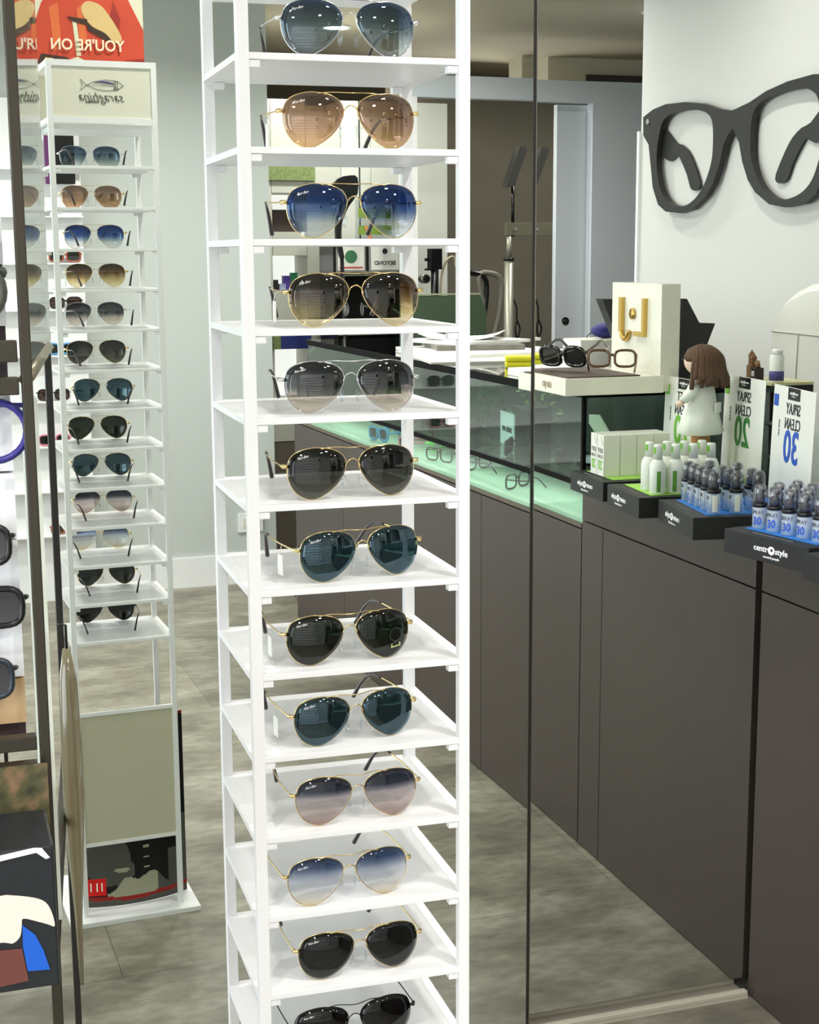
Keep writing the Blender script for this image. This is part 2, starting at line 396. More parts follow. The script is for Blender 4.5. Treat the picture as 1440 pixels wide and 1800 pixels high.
# topper poster on the tower
red = mat('red_jacket_print', (208, 74, 48), .45, noise=.12, nscale=18)
skinp = mat('printed_skin', (222, 190, 130), .5, noise=.06, nscale=30); darkp = mat('printed_shadow', (66, 42, 32), .5, noise=.2, nscale=60)
redd = mat('dark_red_print', (160, 46, 34), .5); palep = mat('printed_pale', (226, 222, 196), .5)
orangep = mat('printed_orange', (226, 112, 62), .5)
tp = empty('topper_poster', (.40, -1.0, ZT), -.0231, label='red jacket poster standing on top of the white tower stand', cat='poster')
lay = [(palep, rect(-.135, .135, 0, .30)),
       (red, [(-.135, 0), (.135, 0), (.135, .02), (.112, .05), (.10, .09), (.085, .13), (.05, .17), (.0, .20), (-.06, .19), (-.10, .15), (-.125, .10), (-.135, .08)]),
       (redd, [(-.135, 0), (-.08, 0), (-.095, .015), (-.135, .02)]), (redd, [(-.05, .055), (-.075, .045), (-.085, .10), (-.07, .14)]),
       (orangep, [(.045, .03), (.062, .03), (.07, .12), (.05, .13)]), (orangep, [(-.01, .05), (.006, .04), (.01, .12), (-.004, .13)]),
       (palep, [(.004, .02), (.014, .02), (.021, .10), (.012, .10)]),
       (darkp, [(-.012, .075), (-.05, .055), (-.07, .05), (-.055, .075), (-.012, .095)]),
       (skinp, smooth_loop([(.0, .115), (-.02, .085), (-.05, .07), (-.07, .05), (-.085, .055), (-.082, .072), (-.062, .105), (-.04, .13), (-.01, .135)])),
       (darkp, [(.02, .092), (-.012, .085), (-.012, .098), (.03, .102)]),
       (darkp, [(.10, .0), (.02, .0), (.035, .016), (.09, .022)]), (skinp, [(.088, .002), (.06, .002), (.065, .013), (.082, .014)]),
       (palep, [(.03, .0), (-.005, .0), (0, .012), (.012, .018), (.028, .012)])]
pc = art('poster_card', lay, (0, .0015, 0), (-1, 0, 0), (0, 0, 1), tp)
text("YOU'RE ON", .033, mat('cream_ink', (250, 232, 205), .5), (.010, .0070, .042), (-1, 0, 0), (0, 0, 1), pc, sx=.92, bold=.0006)

# curved black-and-white poster standing in front of the tower's foot
greyA = mat('printed_grey_face', (100, 100, 94), .5, noise=.12, nscale=25); greyB = mat('printed_light_grey', (170, 168, 150), .5); blk = mat('printed_black', (24, 24, 24), .5)
bp = empty('curved_floor_poster', (.434, -.938, .0128), -.06, label='curved black-and-white photo poster at the foot of the white tower stand', cat='poster')
NU, NV = 96, 128; WD, HT = .272, .455
def pcol(u, v):                       # u: 0 = reader's left, v: height
    x, z = u*WD, v*HT
    def ell(cx, cz, rx, rz): return ((x-cx)/rx)**2+((z-cz)/rz)**2 < 1
    if v > .985: return 2
    if z < .012+.03*(x/WD-.5)**2: return 5
    if z < .022+.03*(x/WD-.5)**2: return 2
    if .205 < x < .255 and .028 < z < .070:
        return 4 if (int(x*400) % 5 == 0 and .04 < z < .06) else 3
    if z < .075-.11*abs(x/WD-.42)+.01*math.sin(x*90) and x < .20: return 1 if x > .08 else 5
    if x < .05 and z < .12: return 5
    if ell(.165, .088, .018, .006): return 1
    if ell(.20, .115, .055, .065) or ell(.17, .085, .035, .035): return 5
    if x > .262 and .20 < z < .36: return 1 if int(z*120) % 3 == 0 else 6
    if x < .022 and .10 < z < .20: return 5
    if x < .03 and .27 < z < .38 and abs((x-.015)*8-(.36-z)) < .02: return 1
    if .10 < x < .112 and abs((z*40) % 1-.5) < .12 and z < .2: return 1
    return 0
bm = bmesh.new(); grid = []
for j in range(NV+1):
    grid.append([])
    for i in range(NU+1):
        u = i/NU; ang = (u-.5)*.8
        grid[-1].append(bm.verts.new((-(WD/.8)*math.sin(ang), -(WD/.8)*(1-math.cos(ang)), .0+HT*j/NV)))
for j in range(NV):
    for i in range(NU):
        f = bm.faces.new((grid[j][i], grid[j][i+1], grid[j+1][i+1], grid[j+1][i])); f.material_index = pcol((i+.5)/NU, (j+.5)/NV)
g = bmesh.ops.solidify(bm, geom=bm.faces[:], thickness=.002)
link(bm, 'poster_sheet', [blk, greyB, redd, mat('printed_red_label', (214, 40, 34), .5), white2, greyA, mat('printed_slate', (70, 74, 92), .5)], bp)

# ------------------------------------------------------------------ aviator sunglasses
OUT = [(540, 843), (585, 845), (630, 852), (670, 870), (693, 895), (700, 924), (692, 957), (668, 999), (634, 1036), (590, 1068), (545, 1087), (500, 1081), (460, 1056), (432, 1015), (419, 965), (423, 915), (443, 877), (485, 854)]
LW, LH = .0608, .053
OUT = [((x-559)/282*LW, (965-y)/245*LH) for x, y in OUT]
OUT = smooth_loop(OUT, 3)
WRAP = .10
def lens_pt(x, z, side, push=0):
    """x,z in lens plane (drawn for the viewer's left lens, side=-1); curved, wrapped, and placed"""
    xx = x*(1 if side < 0 else -1)
    y = (x*x+z*z)/(2*.085)+push
    a = -WRAP*side
    X = xx*math.cos(a)+y*math.sin(a)*-1; Y = xx*math.sin(a)*-1*(-1)+y*math.cos(a)
    # outer edge goes back
    Y = y*math.cos(WRAP)+xx*side*math.sin(WRAP)
    X = xx*math.cos(WRAP)
    return Vector((X+side*.0375, Y+.004, z+LH/2+.0012))
def build_aviators(lens_m, frame_m, tipm=tip_dark, sleeve=.078):
    root = bpy.data.objects.new('aviator_sunglasses', None); C.objects.link(root); root.empty_display_size = .03
    for side in (-1, 1):
        bm = bmesh.new(); N = len(OUT)
        for push, flip in ((0, 0), (.0016, 1)):
            rings = [[bm.verts.new(lens_pt(x*s, z*s, side, push)) for (x, z) in OUT] for s in (1, .8, .6, .4, .2)]
            cen = bm.verts.new(lens_pt(0, 0, side, push))
            for a in range(4):
                for k in range(N): bm.faces.new((rings[a][k], rings[a][(k+1) % N], rings[a+1][(k+1) % N], rings[a+1][k]))
            for k in range(N): bm.faces.new((rings[4][k], rings[4][(k+1) % N], cen))
            if flip:
                for k in range(N): bm.faces.new((first[k], first[(k+1) % N], rings[0][(k+1) % N], rings[0][k]))
            first = rings[0]
        l = link(bm, 'lens', lens_m, root, True)
        if side < 0:
            p = lens_pt(-.019, .0165, -1, -.0004); q = lens_pt(-.011, .0185, -1, -.0004)
            text('Ray-Ban', .0036, inkw, (p+q)/2, (q-p), (0, -.1, 1), l, ext=.00005, name='lens_marking', shear=.3)
    bm = bmesh.new()
    for side in (-1, 1):
        tube(bm, [lens_pt(x*1.01, z*1.01, side, .0008) for x, z in OUT], .00056, 7, closed=True)
        e = lens_pt(-.0297, .0085, side)           # end piece and hinge block
        tube(bm, [e, e+Vector((side*.004, .0, .0)), e+Vector((side*.0058, .004, 0))], [.0014, .0024, .0022], 8)
    tl = lens_pt(.004, .0255, -1); tr_ = lens_pt(.004, .0255, 1)
    tube(bm, smooth_loop([tl, lens_pt(.018, .0262, -1)+Vector((0, -.0004, .0007)), (0, .003, tl.z+.0008), lens_pt(.018, .0262, 1)+Vector((0, -.0004, .0007)), tr_], 4, False), .00052, 6)
    a = lens_pt(.0295, .006, -1); b = lens_pt(.0295, .006, 1)
    tube(bm, smooth_loop([a, (a.x+.0025, a.y-.0005, a.z+.0055), (0, a.y-.001, a.z+.0085), (b.x-.0025, b.y-.0005, b.z+.0055), b], 5, False), .00066, 6)
    link(bm, 'frame', frame_m, root)
    for side in (-1, 1):
        bm = bmesh.new(); p = lens_pt(.026, -.008, side)
        tube(bm, [p, p+Vector((-side*.001, .005, .002)), p+Vector((-side*.003, .007, 0))], .0005, 5)
        c = p+Vector((-side*.0035, .0075, -.002))
        bmesh.ops.create_uvsphere(bm, u_segments=10, v_segments=6, radius=1, matrix=Matrix.Translation(c) @ Euler((.1, 0, side*-.5)).to_matrix().to_4x4() @ Matrix.Diagonal((.0016, .0035, .0068, 1)))
        link(bm, 'nose_pad', [clear_plastic], root, True)
        e = lens_pt(-.0297, .0085, side)+Vector((side*.0058, .004, 0))
        path = [e, e+Vector((0, .05, .001)), e+Vector((-side*.004, .088, .0025)), e+Vector((-side*.008, .104, .0005)), e+Vector((-side*.013, .116, -.010)), e+Vector((-side*.019, .128, -.030))]
        path = smooth_loop([tuple(p_) for p_ in path], 5, False)
        bm = bmesh.new(); tube(bm, path, .0008, 6); t = link(bm, 'temple', frame_m, root)
        tail = [p_ for p_ in path if p_[1] > e.y+sleeve]
        rr = [.0013+.0013*(i/(len(tail)-1))**2 for i in range(len(tail))]
        bm = bmesh.new(); tube(bm, tail, rr, 8); link(bm, 'temple_tip', tipm, t)
    return root
def paper_tag(root, side, size=1):
    e = lens_pt(-.0297, .0085, side)+Vector((side*.0058, .004, 0))
    bm = bmesh.new(); p = e+Vector((0, .035, 0))
    tube(bm, [p, p+Vector((side*.003, 0, -.010))], .0004, 4)
    vs0 = box(bm, p.x+side*.002-.0004, p.x+side*.002+.0004, p.y-.007, p.y+.007, max(.004, p.z-.032), p.z-.010)
    link(bm, 'price_tag', white2, root)
def G(*st): return [(.0012+LH*z, c) for z, c in st]
# (lens gradient bottom -> top as transmission colour per surface, reflectivity, frame, u, v, yaw, tag, label)
rows = [
 ('blue to clear grey', G((0, (.86, .88, .86)), (.30, (.66, .70, .68)), (.60, (.26, .33, .38)), (1, (.07, .13, .22))), .10, silver, .1168, .012, .02, 0, 'silver-framed aviators with blue lenses fading to grey, on the topmost visible shelf'),
 ('rose brown to tan', G((0, (.84, .66, .46)), (.4, (.54, .41, .31)), (1, (.27, .21, .18))), .16, gold, .1168, .012, .03, -1, 'gold aviators with mirrored brown lenses fading to tan'),
 ('blue to pale grey', G((0, (.95, .95, .93)), (.28, (.80, .82, .82)), (.50, (.24, .33, .50)), (.68, (.08, .16, .38)), (1, (.03, .09, .28))), .10, gold, .119, .012, .02, 0, 'gold aviators with strong blue lenses fading to pale grey, at eye level'),
 ('brown to straw', G((0, (.97, .93, .78)), (.30, (.80, .70, .46)), (.60, (.34, .25, .14)), (1, (.12, .09, .07))), .08, gold, .119, .010, 0, -1, 'gold aviators with brown lenses fading to straw yellow'),
 ('charcoal to beige', G((0, (.94, .89, .82)), (.32, (.78, .73, .68)), (.52, (.26, .26, .27)), (1, (.07, .08, .10))), .09, silver, .1125, .010, -.05, 0, 'silver aviators with charcoal lenses fading to beige'),
 ('black to grey', G((0, (.38, .38, .34)), (.5, (.22, .22, .20)), (1, (.06, .065, .065))), .06, gold, .1138, .0095, .03, 2, 'gold aviators with near-black lenses fading to mid grey'),
 ('teal', G((0, (.13, .20, .22)), (1, (.08, .14, .16))), .10, gold, .126, .018, .17, -1, 'gold aviators with teal-blue lenses, turned to the left on their shelf'),
 ('bottle green', G((0, (.10, .13, .09)), (1, (.07, .10, .07))), .06, gold, .1097, .013, .08, -1, 'gold aviators with dark green lenses and a round sticker on one lens'),
 ('petrol blue', G((0, (.10, .16, .18)), (1, (.09, .14, .15))), .10, gold, .116, .014, .14, -1, 'gold aviators with petrol-blue lenses, directly below the pair with the sticker'),
 ('navy to mauve', G((0, (.64, .54, .51)), (.3, (.88, .81, .80)), (.56, (.78, .74, .76)), (.72, (.20, .21, .27)), (1, (.12, .13, .18))), .05, gold, .1158, .0105, .06, 0, 'gold aviators with navy lenses fading to pale mauve'),
 ('blue to clear sand', G((0, (.90, .84, .70)), (.3, (.96, .96, .96)), (.55, (.86, .89, .95)), (.82, (.24, .31, .46)), (1, (.14, .19, .28))), .05, gold, .1049, .008, .09, 0, 'gold aviators with blue lenses fading to clear sand'),
 ('black green', G((0, (.16, .18, .16)), (1, (.07, .08, .08))), .05, gold, .1158, .010, .05, 0, 'gold aviators with black-green lenses, second lowest in view on the tower'),
 ('black', G((0, (.05, .055, .06)), (1, (.03, .03, .035))), .06, gunmetal, .1097, .014, .07, 0, 'gunmetal aviators with black lenses, lowest in view on the tower'),
]
twr = -.0231
for i, (nm, gr, rf, fm, u, v, yw, tg, lab) in enumerate(rows):
    lm = glassy('lens_'+nm.replace(' ', '_'), (1, 1, 1), rf, grad=gr, gcol={'blue to clear grey': (.66, .82, 1), 'rose brown to tan': (1, .82, .72), 'blue to pale grey': (.50, .68, 1), 'teal': (.6, .85, 1), 'petrol blue': (.6, .85, 1)}.get(nm))
    r = build_aviators(lm, fm)
    z = Z1-DZ*i+.0066
    r.location = (.302+u*math.cos(twr)-v*math.sin(twr), -1.1143+u*math.sin(twr)+v*math.cos(twr), z)
    r.rotation_euler = (0, 0, twr+yw)
    tag(r, lab, 'sunglasses', 'aviators on the tower stand')
    if tg == -1: paper_tag(r, -1)
    if tg == 2: paper_tag(r, 1)
    if i == 7:
        bm = bmesh.new(); R_ = basis(lens_pt(-.0135, -.001, 1, -.0010), (1, .26, 0), (0, 0, 1))
        prof = [(.0074*math.cos(a*PI/12), .0074*math.sin(a*PI/12)) for a in range(24)]; hole = [(x*.93, y*.93) for x, y in prof]
        poly_prism(bm, prof, 0, .0002, 0, [hole]); poly_prism(bm, hole, 0, .00015, 1)
        poly_prism(bm, [(-.0055, -.0100), (-.0060, -.0142), (.0058, -.0128), (.0058, -.0088), (.0046, -.0090), (.0046, -.0118), (-.0048, -.0130), (-.0044, -.0100)], 0, .0003, 2); bm.transform(R_)
        link(bm, 'lens_sticker', [mat('sticker_rim', (70, 76, 62), .3), mat('sticker_black', (12, 14, 13), .15), mat('sticker_gold', (196, 200, 130), .35)], r)

# ------------------------------------------------------------------ counter: solid drawer unit and glazed showcase
XC = 1.570
cu = empty('counter_unit', (XC, -.42, 0), label='taupe counter unit with a top drawer, butting against the mirrored doors', cat='counter')
B('body', (.019, .50, -.43, .408, 0, .945), counter_m, cu)
B('countertop', (.0, .50, -.43, .408, .947, .965), counter_m, cu, .001)
B('drawer_front', (0, .018, -.43, .408, .869, .945), counter_m, cu, .0008)
B('cabinet_door', (0, .018, -.306, .408, .004, .8655), counter_m, cu, .0008); B('cabinet_door', (0, .018, -.43, -.309, .004, .8655), counter_m, cu, .0008)
trimk = mat('matt_black_trim', (13, 14, 14), .7, spec=.1)
sc = empty('glazed_showcase', (XC, -2.2, 0), label='long taupe showcase counter with a glass front and dark glass lid', cat='counter')
B('base_cabinet', (.019, .50, -1.40, 1.345, 0, .845), counter_m, sc)
for a, b in ((-1.40, -.72), (-.717, -.02), (-.017, .66), (.663, 1.345)): B('cabinet_door', (0, .018, a, b, .004, .842), counter_m, sc, .0008)
B('sill', (0, .50, -1.40, 1.345, .846, .857), mat('sill_brown', (92, 80, 66), .4), sc)
fl_m = mat('pale_green_shelf', (200, 222, 204), .35, noise=.06, nscale=9)
B('showcase_floor', (.006, .48, -1.17, 1.34, .858, .868), fl_m, sc)
B('front_glass', (.001, .005, -1.17, 1.345, .965, 1.182), green_glass, sc); B('front_glass', (.001, .005, -1.17, 1.345, .858, .950), green_glass, sc); B('side_glass', (.005, .49, 1.341, 1.345, .868, 1.182), green_glass, sc)
B('side_glass', (.005, .49, -1.172, -1.168, .868, 1.182), green_glass, sc)
B('corner_post', (.0005, .010, 1.334, 1.3455, .966, 1.182), trimk, sc); 
B('back_panel', (.484, .496, -1.17, 1.345, .868, 1.182), mat('dark_back_panel', (34, 38, 37), .3), sc)
sh = B('glass_shelf', (.008, .48, -1.16, 1.335, .955, .962), glassy('shelf_glass', (.62, .74, .66), .10), sc)
B('shelf_edge', (.0, .010, -1.17, 1.345, .9505, .9645), trimk, sc)
B('lid', (.0, .52, -1.18, 1.347, 1.184, 1.199), mat('black_glass_lid', (16, 20, 20), .06, coat=1), sc)
B('lid_edge', (-.004, -.0002, -1.18, 1.351, 1.178, 1.1993), trimk, sc); B('lid_edge', (-.0002, .52, 1.3472, 1.351, 1.178, 1.1993), trimk, sc)
led = B('light_strip', (.012, .022, -1.15, 1.32, .948, .953), mat('led_strip', (225, 255, 235), .5, emit=5), sc)
area('showcase_led', (XC+.10, -2.1, .946), .05, 1.5, (0, 0, 0), (.85, 1, .92), sy=2.4)
area('showcase_upper_fill', (XC+.30, -2.1, 1.176), .05, 1.3, (0, 0, 0), (.9, 1, .95), sy=2.4)  # unseen fill lamp added for the upper shelf; no strip built there

# ---- showcase contents
def spectacles(name, label, col, loc, rz, sunlens=None, w_=.062, h_=.034, thick=.0022, cat='glasses', group=None, rx=0, folded=False, round_=False):
    r = empty(name, loc, rz, label, cat, group); r.rotation_euler = (rx, 0, rz)
    out = []
    for k in range(24):
        a = 2*PI*k/24; e = 1.0 if round_ else .62
        cx, sz = math.cos(a), math.sin(a)
        out.append((math.copysign(abs(cx)**e, cx)*w_*.42, math.copysign(abs(sz)**e, sz)*h_*.5*(1 if sz < 0 else 1)))
    bm = bmesh.new()
    for s in (-1, 1):
        tube(bm, [(s*w_*.53+x, 0, z+h_*.5+thick) for x, z in out], thick, 6, closed=True)
    tube(bm, [(-w_*.12, 0, h_*.72), (0, -.001, h_*.80), (w_*.12, 0, h_*.72)], thick, 6)
    link(bm, 'frame', col, r)
    if sunlens:
        for s in (-1, 1):
            bm = bmesh.new(); poly_prism(bm, [(s*w_*.53+x*.98, z*.98+h_*.5+thick) for x, z in out], -.0006, .0006)
            bm.transform(Matrix.Rotation(PI/2, 4, 'X')); link(bm, 'lens', sunlens, r)
    for s in (-1, 1):
        if folded and round_: pts = [(s*w_*.97, .002, h_*.9), (s*w_*.9, .008, h_*.97), (0, .010, h_*1.0), (-s*w_*.6, .011, h_*1.02)]
        elif folded: pts = [(s*w_*.98, .002, h_*.8), (s*w_*.95, .008, h_*.78), (-s*w_*.3, .014, h_*.7), (-s*w_*.8, .013, h_*.35)]
        else: pts = [(s*w_*.98, 0, h_*.8), (s*w_*.99, .05, h_*.8), (s*w_*.95, .095, h_*.78), (s*w_*.90, .125, h_*.12)]
        bm = bmesh.new(); tube(bm, smooth_loop(pts, 3, False), thick*.75, 6); link(bm, 'temple', col, r)
    return r
tort = mat('tortoise_acetate', (92, 62, 38), .2, noise=.6, nscale=90, coat=.6)
smoke = glassy('smoke_lens', (.08, .09, .10), .10)
blue_ac = mat('blue_acetate', (60, 140, 190), .3); pink_ac = mat('pink_acetate', (205, 120, 140), .3); navy_ac = mat('violet_blue_acetate', (58, 52, 140), .35)
zf = .8685; zs = .9625
ls = [('black rectangular reading frame lying open at the near end of the showcase floor', black, (1.655, -1.47, zf), -.62, None),
      ('black frame with arms open, deeper along the pale showcase floor', black, (1.69, -1.86, zf), -.5, None),
      ('thin black frame on the pale floor beside the green leaves', black, (1.64, -2.07, zf), -1.9, None)]
for (lab, m_, p, a, sl) in ls: spectacles('eyeglasses', lab, m_, p, a, sl, .068, .040, .0027, group='eyeglasses in the showcase')
spectacles('toy_sunglasses', 'blue plastic sunglasses on the showcase floor', blue_ac, (1.63, -2.66, zf), -1.75, smoke, .07, .044, .005, 'sunglasses')
spectacles('toy_sunglasses', 'pink plastic sunglasses on the showcase floor', pink_ac, (1.64, -2.40, zf), -1.6, smoke, .058, .036, .005, 'sunglasses')
us = [('black sunglasses on the upper glass shelf in front of the white brand card', (1.64, -1.50, zs), -1.0, .004), ('black folded frame on the upper glass shelf near the corner post', (1.66, -1.10, zs), -2.1, .004),
      ('dark frame on the upper glass shelf among the leaves', (1.70, -1.95, zs), -.6, .003), ('dark frame at the middle of the upper glass shelf', (1.66, -2.2, zs), -1.3, .003)]
for lab, p, a, t_ in us: spectacles('sunglasses', lab, black, p, a, smoke, .066, .040, t_, 'sunglasses', 'sunglasses on the upper showcase shelf')
bc = empty('brand_card', (1.72, -1.70, zs), -PI/2+.12, label='white brand card with black lettering standing in the showcase', cat='card')
B('card', (-.072, .072, 0, .004, 0, .10), mat('pale_blue_card', (212, 226, 230), .5), bc)
text('SAREE ARV', .021, ink, (0, -.0008, .048), (1, 0, 0), (0, 0, 1), bc, bold=.0004)
B('black_block', (-.078, .078, .045, .10, 0, .11), black, bc)
so = empty('slanted_card', (1.80, -1.18, zs), 0, label='cream slanted card leaning inside the showcase near the corner post', cat='card')
bm = bmesh.new(); poly_prism(bm, [(-.13, .11), (-.07, .115), (.06, .035), (.06, .0), (.03, .0), (-.13, .085)], -.003, .003); bm.transform(basis((0, 0, .01), (0, 1, 0), (0, 0, 1))); link(bm, 'card', cream, so)
B('foot', (-.003, .05, -.13, .06, 0, .0098), cream, so)
# leafy decoration
leaf_m = mat('leaf_green', (96, 186, 52), .4, noise=.3, nscale=40); leaf_d = mat('leaf_dark_green', (48, 96, 44), .45, noise=.3, nscale=30)
def leaves(label, loc, n, spread, hgt, m_, sz=.03):
    r = empty('artificial_plant', loc, 0, label, 'plant')
    bm = bmesh.new()
    for k in range(n):
        a = random.uniform(0, 2*PI); q = random.uniform(.1, 1)*spread; top = Vector((math.cos(a)*q*.7, math.sin(a)*q*1.1, random.uniform(.3, 1)*hgt))
        tube(bm, [(0, 0, .002), top*.5+Vector((0, 0, .01)), top], .0008, 4)
    link(bm, 'stem', leaf_d, r)
    bm = bmesh.new()
    for k in range(n*5):
        a = random.uniform(0, 2*PI); q = random.uniform(.1, 1)*spread
        c = Vector((math.cos(a)*q*.7, math.sin(a)*q*1.1, random.uniform(.15, 1)*hgt)); s = sz*random.uniform(.6, 1.2)
        R_ = Matrix.Translation(c) @ Euler((random.uniform(-1, 1), random.uniform(-1, 1), a)).to_matrix().to_4x4()
        vsl = [bm.verts.new(R_ @ Vector(p)) for p in ((0, 0, 0), (s*.4, s*.22, s*.05), (s, 0, 0), (s*.4, -s*.22, s*.05))]
        bm.faces.new(vsl)
    link(bm, 'leaf_cluster', m_, r); return r
leaves('bright green artificial leaves on the showcase floor', (1.70, -2.22, zf), 9, .045, .070, leaf_m)
leaves('dark green artificial sprigs on the upper shelf of the showcase', (1.80, -2.10, zs), 16, .09, .15, leaf_d, .035)
leaves('pale budding artificial sprigs at the back of the upper showcase shelf', (1.93, -1.98, zs), 14, .08, .15, mat('pale_leaf', (150, 180, 110), .5), .03)
cardb = empty('printed_box', (1.80, -2.62, zf), 0, label='small red and green printed box on the showcase floor behind the blue sunglasses', cat='box')
B('carton', (-.02, .02, -.07, .07, 0, .075), mat('printed_red_carton', (176, 92, 100), .5, noise=.3, nscale=30), cardb); B('side_print', (-.0215, -.0202, .015, .07, .0, .07), green_dk, cardb)

# ------------------------------------------------------------------ product trays on the solid counter
CT = .9655
def dot_logo(parent, origin, xd, upv, h, m_=inkw):
    """round emblem between 'centr' and 'style'"""
    bm = bmesh.new(); R_ = h*.62
    ring = [(R_*1.15*math.cos(a*PI/10), R_*math.sin(a*PI/10)) for a in range(20)]
    hole = [(R_*.1+R_*.42*math.cos(a*PI/6), R_*.12+R_*.36*math.sin(a*PI/6)) for a in range(12)]
    poly_prism(bm, ring, 0, .0006, 0, [hole]); bm.transform(basis(origin, xd, upv)); return link(bm, 'emblem', m_, parent)
def brand(parent, cx, y, z, h, xd=(1, 0, 0), upv=(0, 0, 1)):
    X = Vector(xd).normalized(); c = Vector((cx, y, z)) if not isinstance(cx, Vector) else cx
    text('centr', h, inkw, c-X*h*.62, xd, upv, parent, align='RIGHT', sx=1.12, bold=h*.012)
    text('style', h, inkw, c+X*h*.62, xd, upv, parent, align='LEFT', sx=1.12, bold=h*.012)
    dot_logo(parent, c, xd, upv, h*.8)
    text('around people', h*.42, inkw, c-Vector(upv)*h*.85, xd, upv, parent, sx=1.1)
def tray(x, y, rz, wd, dp, liner, lw, ld, label, logo_x):
    r = empty('product_tray', (x, y, CT), rz, label, 'tray', 'black product trays on the counter')
    bm = bmesh.new(); box(bm, 0, wd, 0, dp, 0, .046, bev=.0012); t = link(bm, 'tray_body', blackm, r)
    B('liner', (.02, .02+lw, .035, .035+ld, .0462, .0475), liner, r)
    brand(r, logo_x, -.0006, .025, .0162)
    text('WWW.CENTROSTYLE.COM', .0085, mat('grey_ink', (120, 120, 120), .6), (-.0006, dp*.55, .022), (0, -1, 0), (0, 0, 1), r)
    text('FORNISCE NITIDEZZA ALLE TUE LENTI', .0062, mat('grey_ink', (120, 120, 120), .6), (wd*.5, .018, .0463), (1, 0, 0), (0, 1, 0), r)
    return r
T1 = tray(1.452, -.062, math.radians(-80), .232, .25, blue_liner, .195, .20, 'black tray of blue spray bottles, nearest the mirrored doors', .135)
T2 = tray(1.462, -.322, math.radians(-84), .205, .25, green_liner, .165, .20, 'black tray of white bottles with green leaf labels', .13)
T3 = tray(1.485, -.552, math.radians(-88), .20, .25, green_liner, .16, .20, 'black tray of white cartons, nearest the showcase', .11)
def tr_pt(Tr, x, y, z=.0478):
    return Tr.matrix_basis @ Vector((x, y, z))

# signs at the back of each tray
def sign(Tr, wd, x0, y0, dp, hgt, lines, num, numcol, label, tagcol, splash):
    p = tr_pt(Tr, x0, dp-.006, .047); r = empty('product_sign', p, Tr.rotation_euler.z, label, 'sign', 'product signs behind the trays')
    r.rotation_euler = (-.03, 0, Tr.rotation_euler.z)
    L_ = [(white2, rect(0, wd, 0, hgt))]
    c = art('card', L_, (0, 0, 0), (1, 0, 0), (0, 0, 1), r)
    B('brand_label', (wd*.36, wd*.64, -.0012, 0, hgt-.026, hgt-.001), black, r)
    brand(r, wd*.5, -.0015, hgt-.012, .0075)
    for k, s in enumerate(lines): text(s, .034, ink, (wd*.50, -.0006, hgt-.046-.0315*k), (1, 0, 0), (0, 0, 1), r, sx=.78)
    text(num, .096, numcol, (wd*.50, -.0006, hgt-.128), (1, 0, 0), (0, 0, 1), r, sx=.85, bold=.0016)
    text('LENS CARE', .007, mat('grey_ink', (120, 120, 120), .6), (wd*.82, -.0006, hgt-.09), (0, 0, 1), (-1, 0, 0), r)
    B('corner_badge', (wd*.87, wd*.98, -.0009, 0, hgt-.045, hgt-.02), tagcol, r, .0003)
    if splash:
        pts = [(wd*.12+wd*.7*k/16, .004+.022*abs(math.sin(k*1.9))+.008*(k % 2)) for k in range(17)]
        bm = bmesh.new(); poly_prism(bm, [(wd*.12, .0)]+pts+[(wd*.82, .0)], 0, .0004); bm.transform(basis((0, 0, 0), (1, 0, 0), (0, 0, 1))); link(bm, 'print_splash', splash, r)
    return r
sign(T1, .222, .004, 0, .25, .245, ['SPRAY', 'CLEAN'], '30', blue_ink, 'white sign reading SPRAY CLEAN 30 in blue behind the blue spray bottles', blue_ink, mat('pale_blue_print', (150, 190, 225), .5, noise=.3, nscale=40))
sign(T2, .215, .018, 0, .295, .245, ['SPRAY', 'CLEAN'], '20', green_dk, 'white sign reading SPRAY CLEAN 20 in dark green behind the rag doll', green_ink, mat('pale_green_print', (160, 180, 90), .5, noise=.3, nscale=40))
sign(T3, .20, .002, 0, .25, .225, ['SOFT', 'CLEAN'], '20', green_ink, 'white sign reading SOFT CLEAN 20 in bright green behind the cartons', green_ink, None)

